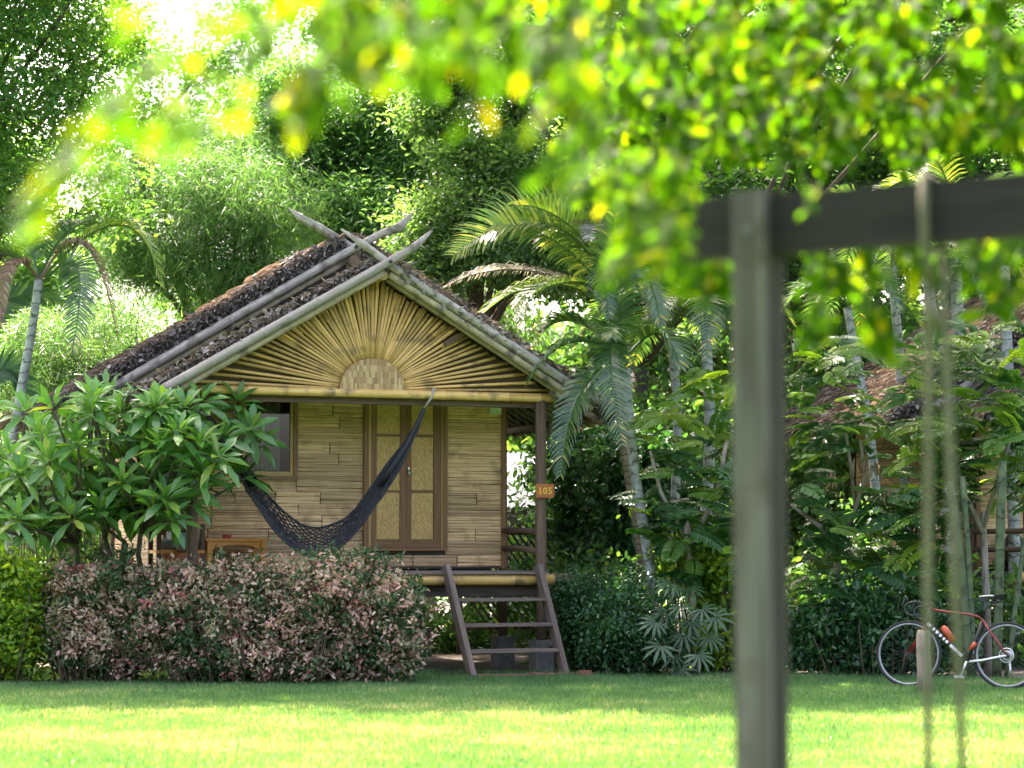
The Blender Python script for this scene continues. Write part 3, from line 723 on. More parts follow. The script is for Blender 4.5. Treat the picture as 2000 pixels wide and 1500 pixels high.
# hammock
def hammock():
    lo = [(829, 800), (806, 862), (772, 930), (735, 985), (690, 1045), (640, 1084), (592, 1082), (545, 1047), (500, 985), (465, 930), (432, 872), (404, 815)]
    up = [(827, 796), (800, 850), (756, 905), (715, 965), (680, 1008), (640, 1027), (602, 1029), (562, 1006), (520, 962), (487, 915), (448, 862), (407, 810)]
    def conv(pts, ylo):
        out = []
        for k, (u, v) in enumerate(pts):
            f = math.sin(math.pi * k / (len(pts) - 1)); yl = .02 + ylo * f
            inv = HUT_M.inverted(); c = inv @ Vector((0, 0, EYE)); q = inv @ at(u, v, 26); d = q - c
            out.append(c + d * ((yl - c.y) / d.y))
        return out
    A = conv(lo, -.02); B = conv(up, .3)
    def cr(P, t):
        n = len(P) - 1; x = min(max(t, 0), .99999) * n; i = int(x); f = x - i
        p0, p1, p2, p3 = P[max(i - 1, 0)], P[i], P[i + 1], P[min(i + 2, n)]
        return .5 * ((2 * p1) + (p2 - p0) * f + (2 * p0 - 5 * p1 + 4 * p2 - p3) * f * f + (3 * p1 - p0 - 3 * p2 + p3) * f ** 3)
    base = Vector((-2.55, .1, 1.14))
    o = empty('hammock', HUT_M @ base, RZ, label='black string hammock slung across the porch', cat='hammock')
    net = MB(); NS = 21; K = 64
    for sidx in range(NS):
        v0 = sidx / (NS - 1); pts = []
        for k in range(K + 1):
            t = k / K
            z = ((k + sidx) % 2 - .5) * (1.0 / (NS - 1)) * .9 if 0 < sidx < NS - 1 else 0
            vv = min(1, max(0, v0 + z))
            a, b = cr(A, t), cr(B, t); p = a.lerp(b, vv)
            bulge = math.sin(math.pi * vv) * math.sin(math.pi * t) * .1
            p = p + Vector((0, bulge, -bulge * .3)) + Vector((random.uniform(-.003, .003), random.uniform(-.012, .012), random.uniform(-.004, .004)))
            pts.append(p - base)
        net.tube(pts, 0.011 if sidx in (0, NS - 1) else .0088, 4, False)
    net.build('net', M['net_cord'], o)
    # gathered ends: cords drawn together
    for P, nm in ((lambda t: cr(A, t).lerp(cr(B, t), .5), 0), (lambda t: cr(A, 1 - t).lerp(cr(B, 1 - t), .5), 1)):
        m = MB()
        for q in range(9):
            w = q / 9 * 2 * math.pi
            m.tube([P(t) - base + Vector((math.cos(w), math.sin(w) * .6, 0)) * (.012 + .1 * t) for t in (0, .05, .11, .17, .23)], [.012, .014, .015, .013, .008], 5)
        m.build('gathered_end', M['net_cord'], o)
    e0 = (A[0] + B[0]) * .5; e1 = (A[-1] + B[-1]) * .5
    MB().tube([Vector((-1.305, -.07, 3.16)) - base, Vector((-1.33, -.06, 3.06)) - base, e0 - base], [.012, .014, .016], 8).tube([Vector((-1.29, -.065, 3.15)) - base, Vector((-1.30, .04, 3.155)) - base], .014, 6).build('rope', M['pale_rope'], o)
    MB().tube([e1 - base, Vector((-3.95, .0, 2.86)) - base], .012, 8).build('rope', M['pale_rope'], o)
hammock()

# ------------------------------------------------------------------ plants
def px_clump(u, v, depth, ru, rv, rd=None):
    k = m_per_px(depth)
    return (np.array(at(u, v, depth)), np.array([ru * k, (rd if rd else (ru + rv) / 2) * k, rv * k]))

def foliage_points(clumps, n, nsub, spread, shell=.5, flat=.55, rng=RNG):
    vol = np.array([np.prod(r) ** (2 / 3) for _, r in clumps]); prob = vol / vol.sum()
    cnt = rng.multinomial(n, prob)
    out = []; subs = []; nrm = []; ids = []; base_i = 0
    for (c, r), m in zip(clumps, cnt):
        if m == 0: continue
        ns = max(6, int(nsub * len(clumps) * m / n))
        d = unit(rng.normal(size=(ns, 3)))
        q = (shell + (1 - shell) * rng.random(ns) ** .7)[:, None]
        sc = c + d * q * r * (1 + .18 * rng.normal(size=(ns, 1)))
        pick = rng.integers(0, ns, m)
        loc = rng.normal(size=(m, 3)) * np.array([1, 1, flat]) * spread * (.6 + .8 * rng.random((ns, 1)))[pick]
        out.append(sc[pick] + loc); subs.append(sc); nrm.append(unit((sc - c) / r)[pick]); ids.append(pick + base_i); base_i += ns
    foliage_points.ids = np.concatenate(ids)
    return np.vstack(out), np.vstack(subs), np.vstack(nrm)

def limb(b, p0, p1, r0, r1, sag=.15, n=6, sides=6):
    p0, p1 = Vector(p0), Vector(p1); L = (p1 - p0).length
    w = Vector((random.uniform(-1, 1), random.uniform(-1, 1), random.uniform(-.3, 1))) * L * sag
    pts = []
    for k in range(n + 1):
        t = k / n
        pts.append(p0.lerp(p1, t) + w * (math.sin(math.pi * t)) * .6 + Vector((random.uniform(-1, 1), random.uniform(-1, 1), random.uniform(-1, 1))) * L * .018 * (0 < k < n))
    b.tube(pts, [r0 + (r1 - r0) * k / n for k in range(n + 1)], sides)
    return pts

def tree(name, label, cat, base, clumps, mat, n, size, aspect, tmpl=T_OVAL, trunk_r=.16, nsub=40, spread=.22, droop=.3, up=.8, bark='bark', group=None, twigs=70, shell=.5, flat=.55, rbias=0.0, top=None, high=None):
    base = Vector(base)
    root = empty(name, base, label=label, cat=cat, group=group)
    ob = np.array(base)
    main_c = clumps; clumps = [(c, r * .8) for c, r in clumps]
    for c, r in main_c:
        for _ in range(4):
            d = unit(RNG.normal(size=3)); k = RNG.uniform(.3, .6)
            clumps.append((c + d * r * RNG.uniform(.6, 1.05), r * k))
    P, subs, nrm = foliage_points(clumps, n, nsub, spread, shell, flat)
    m = len(P)
    D = RNG.normal(size=(m, 3)) * np.array([1, 1, .5]) + nrm * .5; D[:, 2] -= droop
    Nn = np.array([0, 0, up]) + RNG.normal(size=(m, 3)) * .55
    L = size * (.6 + .7 * RNG.random(m)); W = L * aspect
    r = np.clip(RNG.beta(2, 2.2, m) * .95 + rbias + .05 * RNG.normal(size=m), 0, 1)
    link('crown', bake('crown', M[mat], tmpl, P - ob, D, Nn, L, W, r), root, kind='stuff')
    if high:      # unseen crown masses above the picture, placed to shade hut and lawn
        P, _, nrm = foliage_points(high, 11000, 60, .4, .15, .6); m = len(P)
        D = RNG.normal(size=(m, 3)); Nn = np.array([0, 0, up]) + RNG.normal(size=(m, 3)) * .5
        link('shade_crown', bake('shade_crown', M[mat], T_OVAL, P - ob, D, Nn, .3, .17, RNG.random(m)), root, kind='stuff')
    tb_ = MB()
    cs = [Vector(c) for c, _ in main_c + (high or [])]
    fork = Vector(top) if top is not None else Vector((base.x, base.y, min(c.z for c in cs) * .75))
    pts = limb(tb_, base - base, fork - base, trunk_r, trunk_r * .7, .05, 8, 10)
    tb_.build('trunk', M[bark], root)
    bb = MB()
    nm_ = len(main_c)
    for i, c in enumerate(cs): limb(bb, fork - base, c - base, trunk_r * (.5 if i < nm_ else .2), trunk_r * .14, .14, 9)
    sub_l = [Vector(x) for x in subs]; random.shuffle(sub_l)
    for sp in sub_l[:twigs]:
        c = min(cs, key=lambda q: (q - sp).length)
        limb(bb, c - base, sp - base, trunk_r * .12, trunk_r * .03, .12, 4, 4)
    bb.build('branches', M[bark], root, kind='stuff')
    return root

def C_(d, *rows):
    j = .8 if d > 28 else .12
    return [px_clump(u, v, d + random.uniform(-j, j), a, b) for u, v, a, b in rows]
# the trees behind and beside the hut
def HC(*rows): return [(np.array((x, y, z)), np.array((rx, ry, rz))) for x, y, z, rx, ry, rz in rows]
HIGH_L = HC((-11, 27.5, 10.6, 2.4, 2.0, .9), (-8.8, 28.2, 11.0, 2.0, 1.6, .8), (-6.8, 27.0, 10.6, 2.0, 1.8, .8), (-4.4, 28.6, 11.0, 2.0, 2.0, .8), (-3.2, 26.6, 10.7, 1.7, 1.6, .7))
HIGH_R = HC((-1.4, 28.2, 11.2, 2.0, 2.0, .8), (-.6, 26.2, 10.6, 1.7, 1.5, .7), (1.4, 27.2, 10.8, 2.0, 1.8, .8), (4.0, 26.8, 10.7, 2.0, 1.8, .8), (6.4, 27.2, 10.9, 2.0, 2.0, .8), (3.0, 29.6, 11.3, 2.4, 1.8, .8), (8.8, 26.8, 10.8, 2.2, 2.2, .9), (.2, 30.4, 11.5, 2.0, 1.6, .8), (6.4, 30.2, 11.4, 2.0, 1.8, .8))
tree('shade_tree', 'large small-leaved shade tree with dark slanting branches at the upper left', 'tree', (-8.6, 29.5, 0),
     C_(29, (40, 60, 210, 120), (20, 210, 200, 90), (110, 330, 170, 60), (-80, 330, 160, 110), (150, 110, 90, 90), (60, -130, 260, 140), (-60, 430, 150, 50), (150, 420, 110, 40), (-200, 100, 200, 250), (230, 80, 60, 60), (225, 230, 55, 50), (-250, -250, 250, 150)),
     'rain', 58000, .085, .5, trunk_r=.15, nsub=70, spread=.17, twigs=160, top=(-8.0, 29.3, 4.2), high=HIGH_L)
tree('feathery_tree', 'pale green weeping feathery tree behind the left slope of the thatched roof', 'tree', (-4.3, 33.5, 0),
     C_(33, (320, 400, 110, 60), (440, 350, 120, 60), (350, 490, 130, 55), (500, 440, 110, 70), (270, 320, 60, 40), (430, 270, 70, 40), (420, 550, 150, 50), (520, 540, 90, 50), (240, 470, 60, 50)),
     'feather', 66000, .15, .09, tmpl=T_NEEDLE, trunk_r=.13, spread=.2, droop=1.1, up=.2, nsub=55, flat=.9, twigs=120)
tree('bluish_tree', 'blue-green fine-leaved tree above the crossed roof poles', 'tree', (-2.6, 35.5, 0),
     C_(35, (560, 250, 100, 100), (650, 320, 130, 100), (610, 420, 120, 70), (720, 420, 100, 90), (560, 160, 80, 60), (700, 230, 110, 90), (800, 330, 80, 80)),
     'blue', 50000, .1, .38, trunk_r=.17, spread=.2, droop=.45, nsub=55, twigs=90)
tree('tufted_tree', 'grey-green tree with domed leaf tufts rising behind the ridge of the hut', 'tree', (-.5, 32.5, 0),
     C_(32, (940, 310, 130, 55), (1005, 200, 45, 95), (870, 220, 90, 60), (940, 400, 160, 70), (1060, 370, 110, 80), (840, 470, 90, 100), (980, 490, 140, 80), (1090, 500, 110, 90), (900, 130, 110, 60)),
     'greyg', 62000, .085, .45, trunk_r=.16, spread=.15, nsub=70, droop=.35, twigs=140, shell=.7)
tree('weeping_tree', 'drooping dark green fine-leaved tree between the bluish and the tufted tree', 'tree', (-1.6, 36, 0),
     C_(35.5, (770, 400, 90, 100), (760, 520, 120, 90), (860, 560, 120, 80), (700, 500, 90, 60), (950, 600, 120, 80)),
     'greyg', 30000, .17, .09, tmpl=T_NEEDLE, trunk_r=.12, spread=.2, droop=1.3, up=.2, nsub=55, flat=.9, twigs=60)
tree('tall_tree', 'tall dark green tree behind the feather palms right of the hut', 'tree', (1.9, 34, 0),
     C_(34, (1180, 300, 150, 120), (1260, 130, 170, 120), (1330, 420, 180, 140), (1180, 540, 140, 100), (1260, -80, 220, 130), (1420, 250, 150, 130), (1080, 60, 110, 90)),
     'dark', 42000, .11, .5, trunk_r=.2, spread=.22, nsub=50, high=HIGH_R)
tree('spreading_tree', 'broad dark tree behind the overhanging leaves at upper right', 'tree', (4.6, 35.5, 0),
     C_(35, (1560, 100, 180, 140), (1560, 330, 190, 130), (1760, 220, 160, 150), (1700, 470, 180, 120), (1560, 560, 160, 100), (1640, -120, 240, 130)),
     'dark', 38000, .11, .5, trunk_r=.2, spread=.22, nsub=50)
tree('leafy_tree', 'leafy dark green tree at the right edge behind the second hut', 'tree', (7.8, 35, 0),
     C_(34.5, (1920, 330, 150, 140), (1880, 520, 150, 110), (2060, 450, 150, 150), (1960, 170, 110, 110), (2100, 100, 160, 200), (2010, 620, 150, 90)),
     'dark', 32000, .11, .5, trunk_r=.2, spread=.22, nsub=50)
# high crowns standing farther back
tree('background_tree', 'tall pale crown glimpsed far behind at top centre', 'tree', (-1.5, 40, 0),
     C_(40, (640, 30, 120, 80), (820, 40, 150, 100), (760, -160, 220, 130), (1000, 0, 150, 120), (980, -190, 200, 120), (760, 180, 140, 100), (1000, 330, 150, 120), (560, 380, 150, 90), (470, 60, 70, 60), (470, 200, 60, 70), (640, 520, 160, 80)),
     'rain', 44000, .12, .5, trunk_r=.25, spread=.28, nsub=45)
tree('background_tree', 'tall leafy crown seen through the gaps far behind the leftmost palm', 'tree', (-9.5, 42, 0),
     C_(41, (60, 560, 170, 90), (160, 470, 100, 60), (-60, 420, 180, 150), (420, 600, 120, 50), (290, 120, 60, 50), (350, 250, 60, 60), (250, 20, 60, 40), (500, 640, 130, 60), (210, 650, 160, 50), (60, 700, 200, 60), (400, 130, 60, 60), (290, 240, 50, 60)),
     'rain', 34000, .12, .5, trunk_r=.22, spread=.25, nsub=45)
tree('background_tree', 'far dark tree crown deep behind the palm trunks right of centre', 'tree', (6, 41, 0),
     C_(41, (1280, 640, 200, 120), (1560, 700, 220, 130), (1850, 700, 200, 130), (1420, 480, 200, 150), (1750, 60, 260, 200), (1450, -50, 260, 160), (1150, 720, 120, 70), (1200, 100, 200, 150), (1950, 150, 200, 200), (1600, 300, 260, 180), (1250, 350, 180, 140), (1900, 420, 200, 160)),
     'dark', 62000, .18, .5, trunk_r=.25, spread=.28, nsub=45)

# low growth: countless leaves that read as one mass
def mass(name, label, clumps, mat, n, size, aspect, tmpl=T_OVAL, spread=.2, nsub=40):
    P, subs, nrm = foliage_points(clumps, n, nsub, spread, .35, .7)
    m = len(P); P[:, 2] = np.abs(P[:, 2]) + .01
    D = RNG.normal(size=(m, 3)) + nrm * .5; D[:, 2] -= .2
    Nn = np.array([0, -.2, .8]) + RNG.normal(size=(m, 3)) * .6
    L = size * (.6 + .7 * RNG.random(m))
    return link(name, bake(name, M[mat], tmpl, P, D, Nn, L, L * aspect, RNG.random(m)), kind='stuff', label=label)
mass('undergrowth', 'dark leafy undergrowth in the shade behind the hut and palms',
     C_(33.5, (60, 980, 200, 160), (420, 1000, 200, 120), (760, 980, 200, 120), (1130, 950, 130, 130), (1320, 900, 180, 190), (1560, 950, 200, 220), (1800, 950, 200, 220), (2000, 980, 180, 220), (120, 800, 170, 90), (1110, 1090, 160, 90)) +
     C_(27.5, (1150, 1180, 130, 110), (1480, 1190, 150, 120), (1640, 1150, 150, 140), (1800, 1200, 160, 110), (1960, 1230, 130, 80)),
     'dark', 46000, .13, .5, spread=.25)
mass('shade_growth', 'deep green growth in the shade under the right eave of the hut', C_(29.6, (1120, 880, 60, 60), (1190, 930, 70, 80), (1260, 900, 70, 90), (1130, 1010, 70, 80), (1230, 1040, 80, 80), (1330, 980, 70, 110)), 'bush', 15000, .1, .5, spread=.15)

mass('treeline', 'distant green wall of trees closing off the garden',
     C_(47, *[(u, v, 130, 110) for u in range(-350, 2500, 120) for v in (860, 1010)]) + C_(48, *[(u, 720 + random.uniform(-30, 30), 130, 100) for u in range(560, 2500, 130)]), 'rain', 60000, .3, .5, spread=.5)
mass('ground_cover', 'low dark leafy plants in the shade underneath and behind the hut', C_(31.5, *[(u, 1230 + random.uniform(-20, 20), 60, 70) for u in range(330, 1140, 60)]), 'dark', 16000, .09, .5, spread=.15)

def shrub(name, label, clumps, mat, n, size, aspect, stems=10, tmpl=T_OVAL, spread=.1, nsub=60, rfun=None, shell=.72, group=None):
    cm = sum((c for c, _ in clumps), np.zeros(3)) / len(clumps)
    base = Vector((cm[0], cm[1], 0))
    root = empty(name, base, label=label, cat='shrub', group=group)
    P, subs, nrm = foliage_points(clumps, n, nsub, spread, shell, .8)
    ok = P[:, 2] > .02; ids = foliage_points.ids[ok]; P = P[ok]; nrm = nrm[ok]
    m = len(P)
    D = RNG.normal(size=(m, 3)) * .8 + np.array([0, -.3, .15]); Nn = np.array([0, -.35, .7]) + RNG.normal(size=(m, 3)) * .55
    L = size * (.6 + .7 * RNG.random(m))
    r = rfun(P, subs[ids], ids, len(subs)) if rfun else RNG.random(m)
    link('foliage', bake('foliage', M[mat], tmpl, P - np.array(base), D, Nn, L, L * aspect, r), root, kind='stuff')
    b = MB(); sl = [Vector(x) for x in subs if x[2] > .25]; random.shuffle(sl)
    for sp in sl[:stems * 4]:
        f = Vector((base.x + (sp.x - base.x) * .75, sp.y + random.uniform(-.1, .1), 0))
        limb(b, f - base, sp - base, .012, .005, .08, 4, 4)
    b.build('stems', M['twig'], root, kind='stuff')
    return root
def pink_r(P, S, ids, ns):
    """each shoot is green, cream or pink as a whole; the tall new shoots on top are green"""
    n = len(P)
    tone = RNG.random(ns)[ids]; own = RNG.random(n)
    patch = np.sin(S[:, 0] * 2.9 + 1.0) * np.sin(S[:, 2] * 4.1 + S[:, 0] * 1.7)
    g = tone < .43 - .16 * patch - .1 * np.clip(S[:, 2] - .5, -.5, .5)
    r = np.where(g, .36 * own, np.where(tone > .965, .84 + .16 * own, .46 + .16 * (tone > .7) + .24 * own))
    r = np.where(S[:, 2] > 1.27, np.minimum(r, .2 + .3 * own), r)
    return np.clip(r, 0, 1)
shrub('variegated_shrub', 'rounded pink and cream leaved shrub next to the lime green bush', C_(24.0, (165, 1150, 80, 70), (190, 1230, 100, 85), (130, 1230, 55, 80), (240, 1150, 60, 65), (240, 1260, 70, 60)), 'pink', 22000, .056, .5, rfun=pink_r, nsub=190, spread=.05, shell=.6)
shrub('variegated_hedge', 'long pink and cream leaved hedge in front of the porch, ending at the steps', C_(23.95, (325, 1205, 70, 95), (400, 1195, 80, 92), (395, 1270, 95, 60), (475, 1200, 75, 92), (500, 1275, 100, 50), (560, 1190, 80, 100), (610, 1275, 95, 50), (650, 1180, 75, 95), (700, 1270, 85, 55), (725, 1185, 70, 90), (780, 1215, 50, 75), (785, 1275, 45, 50), (620, 1100, 30, 20), (700, 1098, 35, 22), (480, 1118, 35, 20), (350, 1120, 40, 20)), 'pink', 56000, .056, .5, rfun=pink_r, stems=24, nsub=210, spread=.05, shell=.6)
shrub('lime_shrub', 'bright lime green shrub at the left edge beside the pink shrub', C_(24.0, (20, 1175, 75, 90), (-60, 1190, 90, 105), (30, 1250, 55, 75), (-40, 1270, 80, 60)), 'lime', 14000, .075, .5)
shrub('dense_bush', 'dense dark green small-leaved bush right of the wooden steps', C_(26.2, (1165, 1200, 70, 85), (1170, 1265, 65, 55), (1125, 1185, 40, 60)) + C_(25.4, (1240, 1215, 70, 85), (1250, 1275, 75, 50), (1200, 1240, 50, 70)), 'bush', 20000, .055, .5, spread=.09)
shrub('yellow_green_shrub', 'yellow-green leafy shrub between the fan palm and the swing post', C_(25.9, (1400, 1120, 55, 70), (1410, 1230, 55, 90), (1350, 1090, 60, 45), (1425, 1290, 40, 45), (1480, 1200, 50, 100)), 'lime', 7000, .11, .42)
shrub('bamboo_thicket', 'light green feathery bamboo thicket beyond the left eave of the roof', C_(30.5, (180, 690, 90, 50), (90, 670, 90, 60), (230, 640, 60, 40), (60, 760, 90, 60), (180, 770, 80, 50)), 'feather', 16000, .16, .1, tmpl=T_NEEDLE, spread=.18)
shrub('leafy_bush', 'dark leafy bush behind the front wheel of the bicycle', C_(25.3, (1700, 1220, 70, 80), (1600, 1250, 60, 70), (1800, 1250, 80, 60), (1690, 1290, 80, 35)), 'bush', 9000, .08, .5)

# ---- frangipani tree, left of the porch
def frangipani():
    base = at(215, 1090, 24.5); base.z = 0
    root = empty('frangipani_tree', base, label='frangipani tree with whorls of long glossy leaves in front of the left porch post', cat='tree')
    tb_ = MB(); s0 = Vector((0, 0, 0))
    tips = []
    # whorl centres in the picture and how far in front or behind they stand
    W_ = [(120, 790), (190, 775), (255, 790), (330, 790), (415, 785), (445, 770), (90, 840), (160, 850), (225, 830), (290, 850), (365, 835), (440, 850), (470, 880),
          (30, 880), (100, 900), (170, 900), (240, 890), (305, 910), (370, 900), (430, 915), (455, 925), (15, 940), (75, 950), (140, 950), (205, 960), (265, 960), (330, 960), (385, 970),
          (40, 1000), (90, 1020), (150, 1000), (215, 985), (255, 985), (315, 990), (-30, 900), (-40, 970), (-20, 1020), (345, 1010), (60, 800), (280, 790), (395, 870), (340, 870), (200, 800), (130, 870), (250, 930), (310, 790), (60, 910), (480, 840)]
    for k, (u, v) in enumerate(W_):
        d = 23.95 + random.uniform(-.5, .5)
        tips.append(at(u - 34 * (u > 400) - 12 + random.uniform(-8, 8), v + random.uniform(-8, 8) + 12, d) - base)
    for k in range(50):
        u, v = random.choice(W_); tips.append(at(u + random.uniform(-30, 30), v + random.uniform(-20, 30), 24.5 + random.uniform(-.2, .5)) - base)
    forks = [at(245, 1060, 24.4) - base, at(205, 1050, 24.5) - base, at(150, 1060, 24.4) - base, at(95, 1050, 24.6) - base, at(275, 1040, 24.4) - base]
    for k, f in enumerate(forks):
        r = .035 if k else .05
        limb(tb_, Vector((f.x * .55, f.y * .4, 0)), f, r, r * .75, .08, 6, 8)
    for t in tips:
        f = min(forks, key=lambda q: (q - t).length)
        limb(tb_, f, t - Vector((0, 0, .03)), .022, .013, .12, 5, 6)
    tb_.build('trunk', M['bark'], root)
    # leaves
    me_l = bake('frangipani_leaf', M['frangi_obj'], T_LONG, [(0, 0, 0)], [(1, 0, 0)], [(0, 0, 1)], [1.0], [.30], [.5])
    me_l2 = bake('frangipani_leaf_narrow', M['frangi_obj'], T_LONG, [(0, 0, 0)], [(1, 0, 0)], [(0, .25, 1)], [1.0], [.25], [.5])
    for me in (me_l, me_l2): me.polygons.foreach_set('use_smooth', [True] * len(me.polygons))
    allL = []
    for ti, t in enumerate(tips):
        nl = random.randint(16, 21); tilt = Vector((random.gauss(0, .3), random.gauss(-.5, .3), 1)).normalized()
        a = tilt.orthogonal().normalized(); b = tilt.cross(a)
        for j in range(nl):
            w = j * 2.4 + random.uniform(-.2, .2); f = j / nl          # spiral: young upright leaves inside, old drooping ones outside
            el = math.radians(-35 + 110 * f + random.uniform(-10, 10))
            d = (a * math.cos(w) + b * math.sin(w)) * math.cos(el) + tilt * math.sin(el)
            nrm = tilt * math.cos(el) - (a * math.cos(w) + b * math.sin(w)) * math.sin(el)
            L = random.uniform(.3, .4) * (1 - .35 * f)
            allL.append((t + tilt * (.05 * f - .02) + d * .03, d, nrm, L, f))
    allL.sort(key=lambda q: q[0].y)
    near, rest = allL[:300], allL[300:]
    for c, d, n_, L, f in near:
        o = link('leaf', random.choice((me_l, me_l2)), root)
        s_ = d.cross(n_).normalized(); n2 = s_.cross(d)
        m = Matrix((d * L, s_ * L, n2 * L)).transposed().to_4x4(); m.translation = c
        o.matrix_local = m
    link('leaves', bake('frangipani_leaves', M['frangi'], T_LONG, [tuple(q[0]) for q in rest], [tuple(q[1]) for q in rest], [tuple(q[2]) for q in rest],
         np.array([q[3] for q in rest]), np.array([q[3] * .29 for q in rest]), np.clip(np.array([q[4] for q in rest]) * .6 + RNG.random(len(rest)) * .4, 0, 1)), root, kind='stuff')
frangipani()

# ---- feather palms
def bez(p0, p1, p2, t): return p0 * (1 - t) ** 2 + p1 * 2 * t * (1 - t) + p2 * t * t
def frond_mesh(p0, p1, p2, mat, n=46, ll=.42, lw=.032, gravity=.55, petiole=.16, face=None, name='frond', vshape=.45):
    """a pinnate frond on a curved rib; leaflets stand in a V and hang with gravity"""
    b = MB(); K = 12
    pts = [bez(p0, p1, p2, k / K) for k in range(K + 1)]
    b.tube(pts, [.017 * (1 - .85 * k / K) + .003 for k in range(K + 1)], 5)
    rb = np.full(len(b.v), .55)
    vs = []; fs = []; rn = []
    for k in range(n):
        t = petiole + (1 - petiole) * (k + .5) / n
        p = bez(p0, p1, p2, t); tan = (bez(p0, p1, p2, min(1, t + .01)) - bez(p0, p1, p2, t - .01)).normalized()
        ref = face if face is not None else Vector((0, 0, 1))
        side = tan.cross(ref)
        side = side.normalized() if side.length > .1 else Vector((1, 0, 0))
        upv = side.cross(tan).normalized()
        env = math.sin(math.pi * min(1, .16 + .84 * (t - petiole) / (1 - petiole))) ** .55 * 1.0
        L = ll * max(.28, env) * random.uniform(.88, 1.1)
        for sgn in (-1, 1):
            d = (side * sgn * 1.0 + tan * (.55 + .5 * t) + upv * vshape + Vector((random.gauss(0, .07), random.gauss(0, .07), random.gauss(0, .07)))).normalized()
            wv = tan * lw * .5 * random.uniform(.8, 1.15)
            c = [p]; dd = d.copy(); q = p.copy()
            for sgm in range(3):
                q = q + dd * L / 3; c.append(q.copy()); dd = (dd + Vector((0, 0, -gravity * (.35 + .5 * sgm)))).normalized()
            i = len(vs); ws = (.7, 1.0, .75, .05)
            for cc, w in zip(c, ws): vs += [tuple(cc - wv * w), tuple(cc + wv * w)]
            for sgm in range(3): fs.append((i + 2 * sgm, i + 2 * sgm + 1, i + 2 * sgm + 3, i + 2 * sgm + 2))
            rr = random.random() * .9
            if t > .9 and random.random() < .3: rr = 1
            rn += [rr] * 8
    o = len(b.v); me = bpy.data.meshes.new(name)
    me.from_pydata(b.v + vs, [], b.f + [tuple(o + x for x in f) for f in fs])
    a_ = me.attributes.new('rnd', 'FLOAT', 'POINT'); a_.data.foreach_set('value', np.concatenate([rb, np.array(rn)]).astype(np.float32))
    me.materials.append(M[mat])
    return me

def radial_fronds(root, top, n, L, mats, up=.6, seed=0, size=.42):
    for k in range(n):
        w = 2 * math.pi * (k + random.uniform(-.25, .25)) / n; e = random.uniform(-.1, 1) * up
        h = Vector((math.cos(w), math.sin(w), 0)); l = L * random.uniform(.8, 1.15)
        p1 = top + h * l * .45 + Vector((0, 0, l * (.3 + e))); p2 = top + h * l * random.uniform(.8, 1.0) + Vector((0, 0, l * (e * .5 - random.uniform(.1, .6))))
        link('frond', frond_mesh(top, p1, p2, random.choice(mats), 40, size, .03, .5), root)

def palm(label, path, r_px, depth, fronds=(), nrad=7, L=1.3, trunk='palm_trunk', mats=('palm', 'palm', 'palm_yellow'), group='slender feather palms beside the hut', up=.6, size=.42):
    P = [at(u, v, depth) for u, v in path]              # top to bottom
    k = m_per_px(depth)
    if P[-1].z > .02: P.append(Vector((P[-1].x, P[-1].y, 0)))
    else: P[-1].z = 0
    base = P[-1].copy()
    root = empty('feather_palm', base, label=label, cat='palm', group=group)
    pts = [p - base for p in reversed(P)]
    fine = []
    for a, b in zip(pts, pts[1:]):
        for j in range(6): fine.append(a.lerp(b, j / 6))
    fine.append(pts[-1])
    # soften the bends
    for _ in range(4): fine = [fine[0]] + [(fine[i - 1] + fine[i] * 2 + fine[i + 1]) / 4 for i in range(1, len(fine) - 1)] + [fine[-1]]
    N = len(fine)
    MB().tube(fine, [r_px * k * (1.12 - .2 * i / N) for i in range(N)], 12).build('trunk', M[trunk], root)
    top = P[0] - base
    if nrad: radial_fronds(root, top, nrad, L, mats, up, size=size)
    for q in fronds:
        (a, b_, c) = q[0]; mat = q[1]; kw = q[2] if len(q) > 2 else {}
        pp = [at(x[0], x[1], depth + (x[2] if len(x) > 2 else 0)) - base for x in (a, b_, c)]
        link('frond', frond_mesh(*pp, mat, **kw), root)
    return root

F1 = Vector((0, -1, .25)).normalized()          # fronds whose flat face is turned to the lawn
palm('feather palm with a pale ringed trunk, its fronds drooping before the right eave', [(1222, 720), (1230, 840), (1245, 960), (1277, 1150)], 10, 25.9, [
    (((1215, 700, -.1), (1200, 600, -.7), (1195, 660, -.9)), 'palm'),
    (((1222, 690, 0), (1165, 590, -.6), (1215, 870, -1.0)), 'palm', dict(face=F1, ll=.4, n=52, gravity=.5)),
    (((1220, 730, 0), (1110, 700, -.5), (1095, 930, -.7)), 'palm', dict(face=Vector((-.4, -.8, .3)), ll=.38, n=50, gravity=.8)),
    (((1210, 690, 0), (1100, 620, -.2), (1030, 750, -.3)), 'palm', dict(gravity=.9, ll=.36)),
    (((1225, 690, 0), (1190, 560, -.2), (1200, 420, -.5)), 'palm'),
    (((1200, 680, 0), (1110, 590, .2), (1060, 650, 0)), 'palm', dict(ll=.45)),
    (((1230, 690, 0), (1300, 600, -.3), (1330, 720, -.5)), 'palm'),
], nrad=0)
